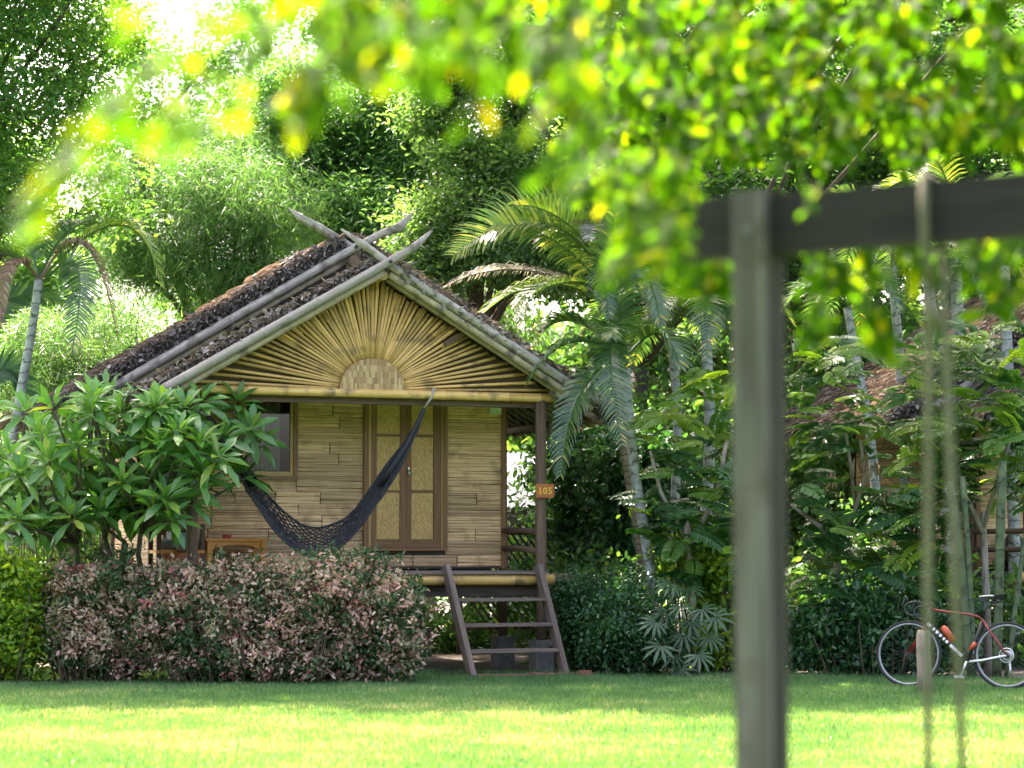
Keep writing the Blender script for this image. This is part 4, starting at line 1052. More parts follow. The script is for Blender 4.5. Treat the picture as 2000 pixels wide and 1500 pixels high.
palm('tall feather palm with yellow-green fronds arching over the right side of the thatched roof', [(1195, 560), (1200, 700), (1215, 860), (1262, 1140)], 8, 26.6, [
    (((1195, 570, 0), (1080, 330, -.3), (885, 500, -.5)), 'palm_yellow', dict(face=Vector((.1, -.75, .6)), ll=.58, n=58, gravity=.35)),
    (((1190, 580, 0), (1090, 430, -.3), (960, 440, -.6)), 'palm_yellow', dict(face=Vector((.1, -.8, .5)), ll=.5, n=44, gravity=.3)),
    (((1190, 600, 0), (1060, 500, -.2), (935, 620, -.4)), 'palm_yellow', dict(ll=.45, n=50, gravity=.6)),
    (((1195, 590, 0), (1010, 480, .3), (870, 560, .2)), 'palm_silver', dict(ll=.4, n=56, gravity=1.0, lw=.025)),
    (((1195, 560, 0), (1120, 400, -.5), (1010, 400, -.8)), 'palm_yellow', dict(ll=.5, n=48, gravity=.4)),
    (((1195, 570, 0), (1090, 520, -.6), (1010, 600, -.9)), 'palm_yellow', dict(ll=.44, n=48, gravity=.7)),
    (((1195, 560, 0), (1215, 360, .2), (1290, 390, .3)), 'palm_yellow', dict(ll=.45, n=48)),
    (((1195, 560, 0), (1170, 380, -.3), (1150, 470, -.9)), 'palm_silver', dict(ll=.4, n=44, gravity=.9)),
    (((1200, 570, 0), (1270, 470, -.4), (1290, 640, -.7)), 'palm', dict(ll=.42, n=48, gravity=.8)),
    (((1195, 560, 0), (1150, 380, .2), (1110, 360, -.3)), 'palm'),
    (((1195, 560, 0), (1180, 330, 0), (1230, 400, -.6)), 'palm', dict(ll=.45, gravity=.8)),
    (((1195, 560, 0), (1160, 420, -.6), (1190, 620, -.9)), 'palm', dict(face=F1, ll=.36, gravity=.4)),
    (((1195, 560, 0), (1250, 400, 0), (1320, 500, -.2)), 'palm_yellow', dict(ll=.45)),
    (((1195, 560, 0), (1230, 420, -.4), (1240, 560, -.7)), 'palm'),
    (((1195, 560, 0), (1130, 420, .8), (1060, 480, 1.0)), 'palm', dict(gravity=.9)),
], nrad=0, trunk='brown_trunk')
palm('feather palm with a pale ringed trunk, second from the hut', [(1308, 640), (1325, 800), (1320, 950), (1312, 1130)], 9, 27.2, nrad=7, L=1.25)
palm('feather palm with a thick pale ringed trunk just left of the swing post', [(1378, 640), (1386, 800), (1386, 900), (1370, 1140)], 11, 27.0, nrad=8, L=1.3)
palm('feather palm with a thin leaning trunk behind the pinnate bush', [(1655, 600), (1672, 700), (1698, 830), (1715, 1000)], 9, 28.0, nrad=6, L=1.2)
palm('feather palm with a pale upper trunk between the swing post and the rope', [(1735, 470), (1745, 560), (1757, 700), (1770, 1000)], 9, 29.5, nrad=6, L=1.4)
palm('feather palm whose white ringed trunk shows behind the hanging rope', [(1808, 500), (1818, 600), (1838, 730), (1850, 1000)], 11, 28.5, nrad=6, L=1.3)
palm('tall feather palm with a mottled trunk just right of the rope', [(1868, 430), (1868, 560), (1872, 660), (1880, 1000)], 12, 29.0, nrad=6, L=1.4)
palm('feather palm at the right edge with a greenish trunk', [(1962, 520), (1963, 600), (1966, 660), (1980, 1000)], 11, 28.2, nrad=5, L=1.3)
palm('feather palm at the left edge with a dry brown frond hanging over', [(76, 545), (62, 650), (45, 740), (22, 870)], 9, 27.2, [
    (((80, 545, 0), (175, 360, 0), (228, 650, -.1)), 'palm_dead', dict(ll=.3, n=60, gravity=1.6, lw=.03)),
    (((85, 540, 0), (270, 330, .2), (315, 560, 0)), 'palm_yellow', dict(ll=.36, n=52, gravity=.7)),
    (((85, 550, 0), (190, 430, -.4), (140, 690, -.8)), 'palm', dict(face=Vector((.2, -.9, .3)), ll=.42, n=52, gravity=.5)),
    (((75, 545, 0), (-20, 420, -.2), (-90, 600, -.4)), 'palm'),
    (((75, 545, 0), (10, 440, -.5), (0, 640, -.8)), 'palm_dead', dict(ll=.25, gravity=1.4)),
    (((75, 545, 0), (60, 420, .2), (-60, 420, .3)), 'palm'),
    (((75, 545, 0), (130, 420, .5), (180, 440, .9)), 'palm'),
], nrad=0, mats=('palm',), group='slender feather palms at the left edge')
# broad torn leaf of a banana plant at the left edge
bn = empty('banana_plant', (at(-60, 900, 27.6).x, 27.6, 0), label='banana plant with a broad dark torn leaf at the left edge', cat='plant')
bbase = Vector(bn.location)
MB().tube([(0, 0, 0), (.05, 0, 1.2), (.12, 0, at(-55, 800, 27.6).z)], [.12, .1, .06], 10).build('stem', M['green_stem'], bn)
for q in (((-55, 800), (-60, 520), (120, 590)), ((-55, 800), (10, 640), (70, 800)), ((-55, 800), (-120, 600), (-160, 760))):
    link('leaf', frond_mesh(*[at(u, v, 27.6) - bbase for u, v in q], 'bush' if False else 'dark', n=34, ll=.34, lw=.075, gravity=.25, petiole=.12, face=Vector((.1, -.8, .5)), vshape=.15), bn)

# ---- bushes with big pinnate leaves
def pinnate_mesh(npair, mat, seed):
    C = []; D = []; Nn = []; L = []; W = []
    for k in range(npair):
        t = .2 + .8 * (k + .3) / npair; z = .06 * math.sin(t * 3) - .18 * t * t
        env = .55 + .55 * math.sin(math.pi * min(1, .15 + .8 * t))
        for sg in (-1, 1):
            C.append((t, sg * .008, z)); D.append((.38 + .15 * t, sg, -.22 + random.uniform(-.1, .1))); Nn.append((.1, -sg * .2, 1)); L.append(.27 * env); W.append(.14 * env)
    C.append((1.0, 0, -.12)); D.append((1, 0, -.3)); Nn.append((0, 0, 1)); L.append(.15); W.append(.09)
    return bake('pinnate_leaf', M[mat], T_OVAL, C, D, Nn, np.array(L), np.array(W), np.full(len(C), .5))
PIN = {m: [pinnate_mesh(n, m, n) for n in (9, 10, 11)] for m in ('senna', 'senna_sunlit')}
rib_b = MB().tube([(0, 0, 0), (.5, 0, .05), (1, 0, -.13)], [.008, .006, .002], 4)
for L_ in PIN.values():
    for me in L_: pass
def senna(label, stems_px, depth, regions, n, sunlit_frac, bark='pale_bark', seed=1, pods=()):
    base = at(*stems_px[0][0], depth); base.z = 0
    root = empty('pinnate_bush', base, label=label, cat='bush', group='bushes with big pinnate leaves')
    b = MB(); nodes = []
    for path, r in stems_px_iter(stems_px):
        pts = [at(u, v, depth + random.uniform(-.05, .05)) - base for u, v in path]
        if path is first_path(stems_px): pts[0].z = 0
        b.tube(pts, [r * m_per_px(depth) * (1 - .5 * k / len(pts)) for k in range(len(pts))], 7)
        nodes += pts[1:]
    b.build('stem', M[bark], root)
    for k in range(n):
        u0, v0, u1, v1, lf = random.choices(regions, [abs((r[2] - r[0]) * (r[3] - r[1])) for r in regions])[0]
        u, v = random.uniform(u0, u1), random.uniform(v0, v1)
        c = at(u, v, depth + random.uniform(-.6, .7)) - base
        w = random.uniform(0, 2 * math.pi)
        out = Vector((math.cos(w), math.sin(w) * .8 - .35, 0))
        d = (out + Vector((0, 0, random.uniform(-.45, .35)))).normalized()
        n_ = Vector((random.gauss(0, .25), random.gauss(-.35, .25), 1)).normalized()
        s_ = n_.cross(d).normalized(); n_ = d.cross(s_)
        L = random.uniform(.34, .52)
        topness = 1 - (v - v0) / (v1 - v0)  # higher leaves get the painted sunlight more often
        o = link('leaf', random.choice(PIN['senna_sunlit' if random.random() < lf * (.4 + topness) else 'senna']), root)
        m = Matrix((d * L, s_ * L, n_ * L)).transposed().to_4x4(); m.translation = c - d * L * .4; o.matrix_local = m
    for (u, v) in pods:
        for j in range(random.randint(2, 4)):
            p = at(u + random.uniform(-12, 12), v + random.uniform(-10, 10), depth - .3) - base
            MB().tube([p, p + Vector((random.uniform(-.02, .02), 0, -.1)), p + Vector((random.uniform(-.03, .03), 0, -.19))], [.006, .013, .003], 5).build('seed_pod', M['seed_pod'], root)
def stems_px_iter(sp): return [(p, r) for p, r in zip(sp, (9, 6, 5, 4, 4, 4))]
def first_path(sp): return sp[0]
senna('bush of big bright pinnate leaves in front of the ringed palm trunks', [[(1360, 1300), (1350, 1150), (1340, 1000)], [(1345, 1080), (1400, 960), (1420, 860)], [(1345, 1060), (1290, 960), (1270, 880)]], 25.6,
      [(1250, 790, 1345, 900, .8), (1340, 720, 1450, 880, .8), (1230, 900, 1450, 1040, .25), (1300, 980, 1450, 1130, .1)], 130, .5)
senna('pinnate-leaved bush with a thin forked whitish trunk right of the swing post', [[(1662, 1325), (1645, 1240), (1635, 1160), (1637, 1070)], [(1637, 1075), (1605, 1030), (1570, 1005), (1545, 985)], [(1640, 1070), (1668, 1005), (1690, 930), (1680, 860)], [(1672, 1000), (1660, 900), (1650, 830)]], 25.6,
      [(1555, 660, 1700, 860, .45), (1560, 780, 1760, 980, .2), (1560, 960, 1800, 1090, .06), (1560, 1080, 1790, 1200, .03), (1740, 960, 1890, 1190, .03)], 240, .3, pods=((1690, 905), (1675, 900), (1735, 960), (1620, 930), (1710, 900)))
senna('lush pinnate-leaved bush with lime tips around the swing ropes', [[(1930, 1290), (1925, 1150), (1920, 1000)], [(1920, 1040), (1860, 920), (1800, 840)], [(1920, 1030), (1960, 900), (1990, 800)]], 25.3,
      [(1750, 660, 1900, 840, .6), (1760, 780, 1990, 930, .55), (1760, 900, 1900, 1030, .15), (1880, 720, 2040, 900, .4), (1930, 860, 2050, 980, .35), (1780, 620, 2020, 740, .3)], 230, .6)

# ---- fan palm
def fan_palm():
    base = at(1340, 1325, 25.2); base.z = 0
    root = empty('fan_palm', base, label='small fan palm with finger-like leaves between the dark bush and the yellow-green shrub', cat='palm')
    me = []
    for nf in (8, 9, 10):
        C = []; D = []; Nn = []; L = []
        for k in range(nf):
            w = math.radians(-115 + 230 * k / (nf - 1)) + random.uniform(-.05, .05)
            C.append((0, 0, 0)); D.append((math.cos(w), math.sin(w), -.1)); Nn.append((-.1 * math.cos(w), -.1 * math.sin(w), 1)); L.append(1.0 - .25 * abs(w) / 2)
        me.append(bake('fan_leaf', M['rhapis'], T_LONG, C, D, Nn, np.array(L), .15, np.full(nf, .5)))
    b = MB()
    spots = [(1300, 1195), (1372, 1190), (1335, 1240), (1290, 1262), (1328, 1308), (1385, 1245), (1345, 1150), (1310, 1140), (1280, 1215), (1365, 1280), (1330, 1185), (1395, 1205), (1315, 1280), (1350, 1215)]
    for u, v in spots:
        c = at(u, v, 25.05 + random.uniform(-.25, .2)) - base
        o = link('fan_leaf', random.choice(me), root)
        d = Vector(((u - 1335) / 60, -.6, -.5 - (v - 1200) / 300)).normalized(); n_ = Vector((random.gauss(0, .2), -.75, .65)).normalized()
        s_ = n_.cross(d).normalized(); n_ = d.cross(s_); L = random.uniform(.2, .27)
        m = Matrix((d * L, s_ * L, n_ * L)).transposed().to_4x4(); m.translation = c; o.matrix_local = m
        limb(b, Vector((random.uniform(-.06, .06), random.uniform(-.05, .05), 0)), c, .012, .006, .08, 5, 5)
    b.build('stems', M['green_stem'], root, kind='stuff')
fan_palm()

# ---- green bamboo culms by the bicycle
for lab, path, r in (('leaning green bamboo culm behind the bicycle frame, left of a thinner one', [(1856, 940), (1878, 1100), (1897, 1300)], 8), ('thin green bamboo culm crossing close beside the thicker leaning one', [(1880, 930), (1892, 1100), (1902, 1300)], 6),
                     ('upright green bamboo culm above the bicycle saddle', [(1958, 900), (1953, 1060), (1946, 1300)], 9), ('slanting thin bamboo culm at the right edge behind the rear wheel', [(2010, 1000), (1990, 1130), (1965, 1300)], 5)):
    P = [at(u, v, 24.6) for u, v in path]; b0 = P[-1].copy(); b0.z = 0; P[-1].z = 0
    o = MB(); pts = []; rr = []
    for a, b in zip(P[::-1], P[::-1][1:]):
        for j in range(4):
            t = j / 4; p = a.lerp(b, t) - b0
            pts += [p]; rr += [r * m_per_px(24.6)]
    pts.append(P[0] - b0); rr.append(r * m_per_px(24.6) * .85)
    ob = o.tube(pts, rr, 10).build('bamboo_culm', M['green_culm'], label=lab, cat='bamboo', group='green bamboo culms by the bicycle'); ob.location = b0

# ------------------------------------------------------------------ lattice fence and shed behind the hut
lf = empty('lattice_fence', (at(1060, 1070, 30.5).x, 30.5, 0), label='dark slanting lattice fence seen beyond the porch railing', cat='fence')
for k in range(22):
    x = -.95 + k * .09
    MB().box((-.014, -.01, 0), (.014, .01, 1.75), Matrix.Translation((x + .3, .012, .28)) @ Matrix.Rotation(-.62, 4, 'Y')).build('slat', M['dark_board'], lf)
for z in (.35, 1.6): MB().box((-1.2, .025, z - .03), (1.5, .055, z + .03)).build('rail', M['post_wood'], lf)
for x in (-1.1, 1.4): MB().box((x - .04, .056, 0), (x + .04, .13, 1.8)).build('post', M['post_wood'], lf)
sh = empty('shed', (at(1035, 1070, 36).x, 36, 0), label='white corrugated metal shed glimpsed between wall and porch post', cat='shed')
ro = MB(); nx = 24; W2 = .5
for k in range(nx):
    x0, x1 = -W2 + 2 * W2 * k / nx, -W2 + 2 * W2 * (k + 1) / nx
    z0, z1 = .02 * math.cos(k * math.pi), .02 * math.cos((k + 1) * math.pi)
    ro.quad([(x0, -.6, 2.02 + z0), (x1, -.6, 2.02 + z1), (x1, 1.6, 2.95 + z1), (x0, 1.6, 2.95 + z0)], None, True)
ro.build('roof', M['zinc'], sh)
MB().box((-.45, 0, 0), (.45, .05, 2.15)).box((-.45, 1.4, 0), (.45, 1.45, 2.75)).box((-.45, .051, 0), (-.4, 1.399, 2.2)).box((.4, .051, 0), (.45, 1.399, 2.2)).build('wall', M['concrete'], sh)
# second hut: the same kind of hut standing farther right
H2 = empty('bamboo_hut', (9.9, 29.0, 0), RZ, label='second bamboo hut half hidden at the right edge behind the bicycle', cat='hut')
KEEP = ('post', 'thatch', 'roof_deck', 'barge_pole', 'front_wall', 'side_wall', 'deck_edge_pole', 'deck_joist', 'deck_slab', 'rail', 'rafter', 'front_beam', 'corner_trim', 'gable_board', 'gable_backing', 'purlin', 'concrete_footing', 'window')
for o in list(HUT.children):
    if o.name.split('.')[0] in KEEP:
        c = o.copy(); col.objects.link(c); c.parent = H2
        for ch in o.children:
            e = ch.copy(); col.objects.link(e); e.parent = c
bag = empty('backpack', H2.location + Matrix.Rotation(RZ, 3, 'Z') @ Vector((-3.7, .75, 1.14)), RZ, label='dark backpack with a red strap on the porch of the second hut', cat='backpack')
bk = MB(); bk.tube([(0, 0, 0), (0, 0, .12), (0, .02, .28), (0, .03, .4), (0, .04, .46)], [.15, .18, .17, .12, .04], 12, flat=.7); bk.build('body', M['bike_black'], bag)
MB().tube([(-.06, -.14, .05), (-.07, -.17, .2), (-.04, -.12, .38)], .014, 6).build('strap', M['bike_orange'], bag)

# ------------------------------------------------------------------ bicycle and stump on the right
def bicycle():
    f = at(1773, 1279, 23.3); r = at(1966, 1290, 22.9); f.z = r.z = 0
    ax = (r - f).normalized(); yaw = math.atan2(ax.y, ax.x)
    root = empty('bicycle', f, yaw, label='red and black road bicycle with an orange bottle leaning by the bamboo', cat='bicycle')
    WB = (r - f).length
    def ring(b, c, R, rr, n=44, s=6):
        b.tube([(c[0] + R * math.cos(2 * math.pi * k / n), c[1], c[2] + R * math.sin(2 * math.pi * k / n)) for k in range(n + 1)], rr, s, False)
    for s in (0, WB):
        w = empty('wheel', (s, 0, .337)); w.parent = root; w.location = (s, 0, .337)
        b = MB(); ring(b, (0, 0, 0), .322, .0145); b.build('tyre', M['tyre'], w)
        b = MB(); ring(b, (0, 0, 0), .302, .0125); b.build('rim', M['rim'], w)
        b = MB()
        for k in range(24):
            a = 2 * math.pi * k / 24
            b.tube([(.02 * math.cos(a + .9), .02 * (-1) ** k, .02 * math.sin(a + .9)), (.295 * math.cos(a), 0, .295 * math.sin(a))], .0009, 3, False)
        b.build('spokes', M['wire'], w)
        MB().tube([(0, -.05, 0), (0, .05, 0)], .018, 10).build('hub', M['bike_black'], w)
        if s:
            b = MB(); ring(b, (0, -.045, 0), .07, .006, 26, 4); ring(b, (0, -.045, 0), .045, .004, 20, 4); b.build('brake_disc', M['metal'], w)
            b = MB()
            for q in range(5): ring(b, (0, .03 + .004 * q, 0), .05 - .006 * q, .003, 20, 4)
            b.build('cassette', M['metal'], w)
    P = dict(ht=(.205, 0, .80), hb=(.17, 0, .63), bb=(.6, 0, .27), st=(.755, 0, .74), sc=(.735, 0, .72), ra=(WB, 0, .337))
    fr = empty('frame', (0, 0, 0)); fr.parent = root
    MB().tube([(.208, 0, .79), (.38, 0, .765), (.58, 0, .745), (.70, 0, .72), (.745, 0, .68)], [.014, .013, .012, .011, .011], 8).build('top_tube', M['bike_red'], fr)
    MB().tube([(.18, 0, .655), P['bb']], [.024, .026], 10).build('down_tube', M['bike_black'], fr)
    MB().tube([P['bb'], (.745, 0, .70)], .017, 8).build('seat_tube', M['bike_black'], fr)
    MB().tube([P['ht'], P['hb']], .021, 10).build('head_tube', M['bike_black'], fr)
    for y in (-.03, .03):
        MB().tube([(.74, y * .6, .69), (.86, y * 1.5, .52), (WB, y * 1.7, .337)], .009, 6).build('seat_stay', M['bike_red'], fr)
        MB().tube([P['bb'], (.75, y * 1.4, .285), (WB, y * 1.7, .337)], .011, 6).build('chain_stay', M['bike_black'] if y > 0 else M['bike_white'], fr)
        MB().tube([(.168, y * .9, .62), (.1, y * 1.4, .5), (0, y * 1.5, .337)], [.014, .012, .009], 6).build('fork_blade', M['bike_red'], fr)
    # white lettering blocks on the down tube
    a, b_ = Vector((.18, 0, .655)), Vector(P['bb']); d = (b_ - a).normalized(); n = Vector((0, -1, 0)); up = d.cross(n)
    for t, l in ((.02, .05), (.16, .022), (.235, .026), (.32, .026), (.41, .02), (.475, .028), (.58, .17)):
        L = (b_ - a).length; m = MB(); p = a + d * (t * L); q = p + d * l * .95
        h = .013
        for k in range(4):
            a0, a1 = -1 + k * .5, -.5 + k * .5
            def sp(pp, w): ang_ = w * .62; return pp + n * (.0265 * math.cos(ang_)) + up * (.0265 * math.sin(ang_))
            m.quad([sp(p, a0), sp(q, a0), sp(q, a1), sp(p, a1)], None, True)
        m.build('lettering', M['bike_white'], fr)
    MB().tube([(.745, 0, .70), (.785, 0, .9)], .0135, 8).build('seat_post', M['bike_black'], root)
    sd = MB()
    sect = [(.70, .012, .925), (.74, .018, .932), (.80, .03, .935), (.87, .06, .94), (.94, .072, .952), (.965, .06, .955)]
    for (x0, w0, z0), (x1, w1, z1) in zip(sect, sect[1:]):
        for sg in (-1, 1):
            sd.quad([(x0, 0, z0), (x1, 0, z1), (x1, sg * w1, z1 - .012), (x0, sg * w0, z0 - .01)], None, True)
            sd.quad([(x0, sg * w0, z0 - .01), (x1, sg * w1, z1 - .012), (x1, sg * w1 * .8, z1 - .06), (x0, sg * w0 * .8, z0 - .04)], None, True)
    so = sd.build('saddle', M['bike_black'], root)
    MB().tube([(.71, -.02, .92), (.8, -.034, .928), (.86, -.06, .925)], .006, 5).build('saddle_trim', M['bike_white'], so)
    MB().tube([(.82, -.02, .86), (.92, -.02, .87), (.95, -.015, .885)], .012, 6).build('saddle_bag', M['bike_black'], root)
    hb = MB().tube([(.205, 0, .82), (.13, 0, .845)], .016, 8)
    for y in (-.2, .2):
        hb.tube([(.13, 0, .845), (.125, y * .9, .845), (.09, y, .84), (.03, y, .83), (-.005, y, .79), (.01, y, .73), (.07, y, .705), (.14, y, .71)], .013, 7)
    hb.build('handlebar', M['bike_black'], root)
    for y in (-.2, .2): MB().tube([(.03, y, .845), (.01, y, .89), (-.005, y, .90)], [.014, .014, .01], 6).tube([(.0, y, .87), (-.03, y, .8), (-.015, y, .74)], .006, 5).build('brake_lever', M['bike_black'], root)
    MB().tube([(.34, -.0, .62), (.355, 0, .6), (.45, 0, .47)], [.02, .036, .036], 10).build('water_bottle', M['bike_orange'], root)
    MB().tube([(.62, 0, .39), (.68, 0, .46)], [.02, .03], 8).build('bottle_cage', M['bike_orange'], root)
    cr = MB(); ring(cr, (.6, .045, .27), .085, .006, 30, 4); ring(cr, (.6, .045, .27), .05, .005, 24, 4); cr.build('chainring', M['bike_black'], root)
    MB().tube([(.6, -.06, .27), (.545, -.065, .115)], [.014, .01], 6).tube([(.6, .06, .27), (.655, .065, .425)], [.014, .01], 6).build('crank', M['metal'], root)
    MB().box((.5, -.15, .1), (.58, -.07, .122)).build('pedal', M['bike_white'], root)
    MB().box((.62, .07, .415), (.7, .15, .437)).build('pedal', M['bike_black'], root)
    MB().tube([(WB + .01, .05, .29), (WB + .02, .05, .2), (WB + .005, .05, .14)], .012, 6).build('derailleur', M['metal'], root)
    root.rotation_euler = (math.radians(-7), 0, yaw)
bicycle()
sp_ = at(1805, 1345, 22.55); sp_.z = 0
stp = [(0, 0, 0), (.005, 0, .2), (-.004, 0, .4), (.0, 0, .56), (.004, 0, .6)]
MB().tube(stp, [.085, .078, .075, .077, .06], 14, flat=.9).build('wooden_stump', M['stump_wood'], label='weathered grey wooden stump in the lawn in front of the bicycle', cat='stump').location = sp_

# ------------------------------------------------------------------ swing frame in the foreground
bd = Vector((.86, -.51, 0)).normalized(); bn_ = Vector((-bd.y, bd.x, 0))          # along the beam, and away from the camera
yawb = math.atan2(bd.y, bd.x)
p0 = at(1478, 1070, 6.1); p0.z = 0
sf = empty('swing_stand', p0, yawb, label='weathered grey wooden frame of thick posts and a dark beam near the camera', cat='swing stand')
for x in (0.0, 2.05):
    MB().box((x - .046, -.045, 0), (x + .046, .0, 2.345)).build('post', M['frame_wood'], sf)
    MB().box((x - .042, .0015, 0), (x + .05, .085, 2.178)).build('back_post', M['shaded_back_wood'], sf)
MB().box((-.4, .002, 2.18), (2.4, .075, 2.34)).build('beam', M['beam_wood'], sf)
MB().tube([(0, -.051, 2.24), (0, -.044, 2.24)], .012, 8).build('bolt', M['wire'], sf)
# swing rope
def beamx(u): # distance along the beam where the line of sight of column u meets it
    d = at(u, 1070, 1.0); d.z = 0
    # p0 + s*bd = k*d
    det = bd.x * (-d.y) - bd.y * (-d.x)
    return ((-p0.x) * (-d.y) - (-p0.y) * (-d.x)) / det
sx = beamx(1817)
sw = empty('swing', p0 + bd * sx, yawb, label='hanging swing rope of two strands looped over the dark beam', cat='swing')
MB().tube([(0, .04, 2.352), (0, -.012, 2.35), (0, -.014, 2.25), (0, -.012, 2.17), (.0, .03, 2.06)], .0135, 8).tube([(.0, .04, 2.352), (0, .09, 2.345), (0, .09, 2.2), (.03, .06, 2.1), (.035, .03, 2.04)], .012, 8).build('rope_loop', M['rope'], sw)
MB().tube([(-.004, .03, 2.07), (-.006, .03, 2.0), (-.02, .03, 1.2), (-.03, .03, .46)], .0115, 8).build('rope', M['rope'], sw)
MB().tube([(.032, .03, 2.06), (.036, .03, 2.0), (.055, .03, 1.3), (.075, .03, .46)], .0115, 8).build('rope', M['rope'], sw)
MB().tube([(-.012, .03, 2.03), (.004, .015, 2.0), (.02, .03, 1.96)], [.012, .02, .012], 8).build('knot', M['rope'], sw)
MB().box((-.06, -.1, .43), (.5, .16, .458)).build('seat', M['frame_wood'], sw)

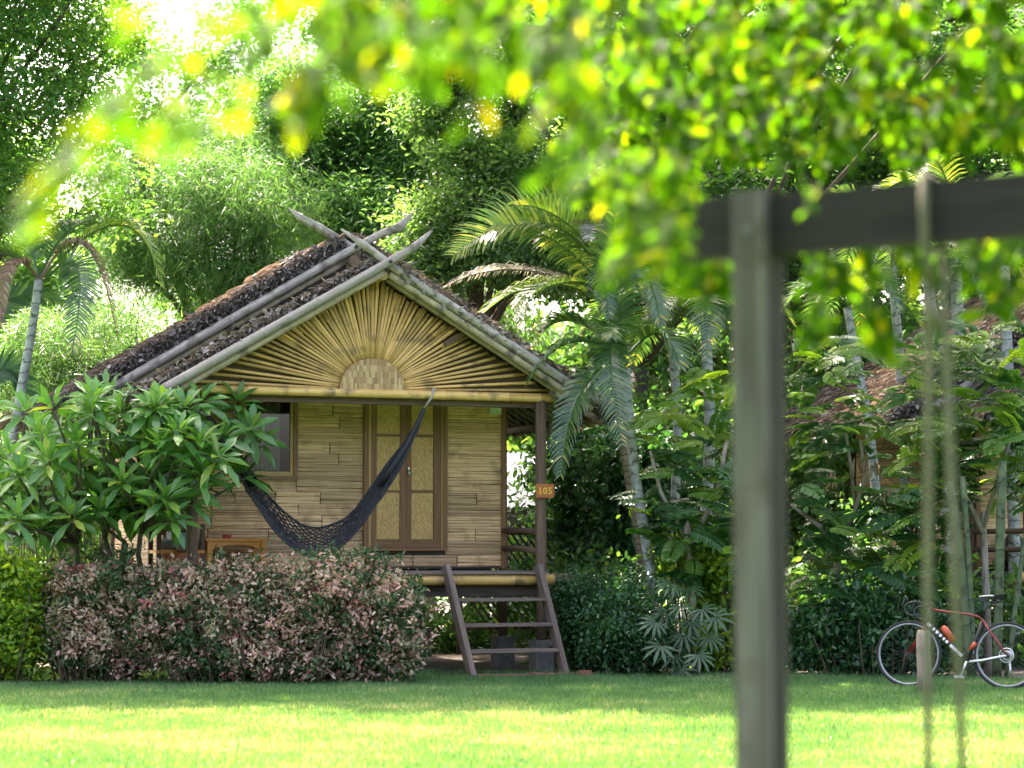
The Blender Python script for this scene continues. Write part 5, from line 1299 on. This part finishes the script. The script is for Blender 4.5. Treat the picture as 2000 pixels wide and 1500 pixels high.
# ------------------------------------------------------------------ tree whose leaves hang into the picture from above
def overhanging():
    base = Vector((3.3, 8.6, 0))
    root = empty('overhanging_tree', base, label='tree whose bright sunlit leaves hang into the top of the picture', cat='tree')
    tb_ = MB(); limb(tb_, Vector((0, 0, 0)), Vector((-.2, -.3, 4.2)), .17, .12, .05, 8, 12); tb_.build('trunk', M['bark'], root)
    br = MB(); hub = Vector((-.2, -.3, 4.2))
    mains = [at(u, v, d) - base for u, v, d in ((1900, -420, 9.2), (1500, -400, 8.4), (1150, -420, 6.2), (800, -450, 5.0), (480, -450, 4.0), (1650, -400, 7.4), (1250, -400, 8.6))]
    for m in mains: limb(br, hub, m, .06, .02, .03, 8, 7)
    Cs = []; Ds = []; Ns = []; Ls = []; dep = []
    def spray(u, v, d, du, dv, n, size, jit=.35, dd=0.0):
        a = at(u, v, d); b = at(u + du, v + dv, d + dd)
        mid = a.lerp(b, .5) + Vector((0, 0, (b - a).length * .12))
        pts = [bez(a, mid, b, k / 6) for k in range(7)]
        br.tube([p - base for p in pts], [.005 - .0006 * k for k in range(7)], 4, False)
        if v < -60 and random.random() < .1:
            m = min(mains, key=lambda q: (q + base - a).length); limb(br, m, a - base, .014, .005, .08, 5, 4)
        tan = (b - a).normalized(); side = tan.cross(Vector((0, 0, 1)))
        side = side.normalized() if side.length > .1 else Vector((1, 0, 0))
        for k in range(n):
            t = (k + .6) / n; p = bez(a, mid, b, t); sg = (-1) ** k
            dr = (side * sg * .9 + tan * .5 + Vector((random.gauss(0, jit), random.gauss(0, jit), random.gauss(-.25, jit)))).normalized()
            nn = Vector((random.gauss(0, .45), random.gauss(-.15, .45), 1)).normalized()
            Cs.append(p - base + dr * .006); Ds.append(dr); Ns.append(nn); Ls.append(size * random.uniform(.75, 1.2)); dep.append(d)
    def prof(pts, u):
        for (a, va), (b, vb) in zip(pts, pts[1:]):
            if a <= u <= b: return va + (vb - va) * (u - a) / (b - a)
        return pts[-1][1]
    # dense canopy at the right, farther up the tree
    low = [(1040, 120), (1090, 280), (1160, 360), (1230, 470), (1300, 430), (1380, 330), (1480, 330), (1700, 300), (1850, 300), (2080, 310)]
    for k in range(560):
        u = random.uniform(1080, 2080); vm = prof(low, u); v = random.uniform(-120, vm - 40)
        spray(u, v, random.uniform(6.6, 10.5), random.uniform(-90, 60), random.uniform(15, 70), random.randint(8, 12), .082)
    for k in range(650):   # unseen sprays above the picture, put in to shade the right-hand canopy
        spray(random.uniform(1150, 2300), random.uniform(-700, -90), random.uniform(9.6, 13), random.uniform(-120, 120), random.uniform(-30, 60), 10, .13)
    # nearer leaves along the top
    low = [(470, 60), (520, 130), (570, 230), (640, 240), (700, 170), (770, 150), (860, 170), (930, 250), (1000, 150), (1060, 160), (1130, 200)]
    for k in range(95):
        u = random.uniform(490, 1130); vm = prof(low, u); v = random.uniform(-130, vm - 60)
        spray(u, v, random.uniform(3.9, 5.2), random.uniform(-80, 50), random.uniform(40, 90), random.randint(6, 9), .062)
    for k in range(60):
        u = random.uniform(700, 1500); spray(u, random.uniform(-130, 60 + (u > 1000) * 120), random.uniform(5.2, 7), random.uniform(-80, 60), random.uniform(20, 80), random.randint(8, 12), .065)
    # long spray drooping to the left
    line = [(500, -60), (420, 30), (330, 120), (230, 195), (150, 280), (80, 360), (40, 420)]
    for (a, b) in zip(line, line[1:]): [spray(a[0] + random.uniform(-25, 25), a[1] + random.uniform(-15, 15), 3.35 + random.uniform(-.15, .3), b[0] - a[0], b[1] - a[1], 8, .05) for _ in range(2)]
    for u, v, du, dv in ((430, 20, -60, 110), (360, 90, 10, 120), (300, 140, 40, 110), (240, 190, 20, 130), (180, 250, 50, 80), (470, 60, -40, 130), (330, 20, -90, 40), (420, 150, -90, 90), (520, 60, -60, 160), (400, 240, -60, 40), (200, 330, -30, 40)):
        spray(u, v, 3.5 + random.uniform(-.2, .5), du, dv, 7, .055)
    # yellow lit tip in the middle
    for u, v, du, dv in ((1180, 120, -70, 120), (1150, 200, -60, 130), (1200, 220, -110, 130), (1120, 260, -60, 80), (1200, 290, -80, 70), (1080, 190, -50, 70), (640, 120, -40, 110), (590, 150, -20, 100), (800, 110, -20, 70), (930, 160, 0, 120)):
        spray(u, v, 4.3 + random.uniform(-.2, .2), du, dv, 8, .058)
    # hanging left of the post
    for k in range(34):
        spray(random.uniform(1200, 1330), random.uniform(280, 470), 5.5 + random.uniform(-.3, .5), random.uniform(-50, 40), random.uniform(50, 110), 9, .062)
    # below the beam, behind it
    for u, v, du, dv in ((1560, 470, 40, 60), (1620, 470, -40, 90), (1600, 500, 60, 60), (1680, 470, 50, 70), (1640, 540, -60, 110), (1680, 540, 20, 140), (1700, 590, 40, 90), (1620, 600, -30, 60), (1730, 470, 80, 60), (1800, 470, 30, 60), (1840, 480, -60, 40),
                         (1340, 500, 60, 60), (1330, 490, 30, 80), (1420, 490, -50, 80), (1400, 500, -40, 60), (1370, 510, 40, 50), (1990, 440, -80, 110), (1960, 430, -20, 120), (2010, 500, -50, 100), (1930, 460, -30, 60), (2000, 560, -80, 50), (1700, 600, 30, 80)):
        for _ in range(2): spray(u + random.uniform(-18, 18), v + random.uniform(-12, 12), 6.9 + random.uniform(-.25, .25), du, dv, 9, .076)
    spray(1600, 360, 5.6, -30, 60, 3, .045); spray(1570, 340, 5.6, 10, 50, 3, .045)
    br.build('branches', M['bark'], root, kind='stuff')
    order = sorted(range(len(Cs)), key=lambda k: -Ls[k] / dep[k]); big = order[:300]; rest = order[300:]
    me = bake('canopy_leaf', M['near_obj'], T_OVAL, [(0, 0, 0)], [(1, 0, 0)], [(0, 0, 1)], [1.0], [.55], [.5])
    for k in big:
        d, n_ = Ds[k], Ns[k]; s_ = d.cross(n_).normalized(); n_ = s_.cross(d); L = Ls[k]
        o = link('leaf', me, root); m = Matrix((d * L, s_ * L, n_ * L)).transposed().to_4x4(); m.translation = Cs[k]; o.matrix_local = m
    link('leaves', bake('canopy_leaves', M['near'], T_OVAL, [tuple(Cs[k]) for k in rest], [tuple(Ds[k]) for k in rest], [tuple(Ns[k]) for k in rest],
         np.array([Ls[k] for k in rest]), np.array([Ls[k] * .55 for k in rest]), RNG.beta(2, 2, len(rest))), root, kind='stuff')
overhanging()
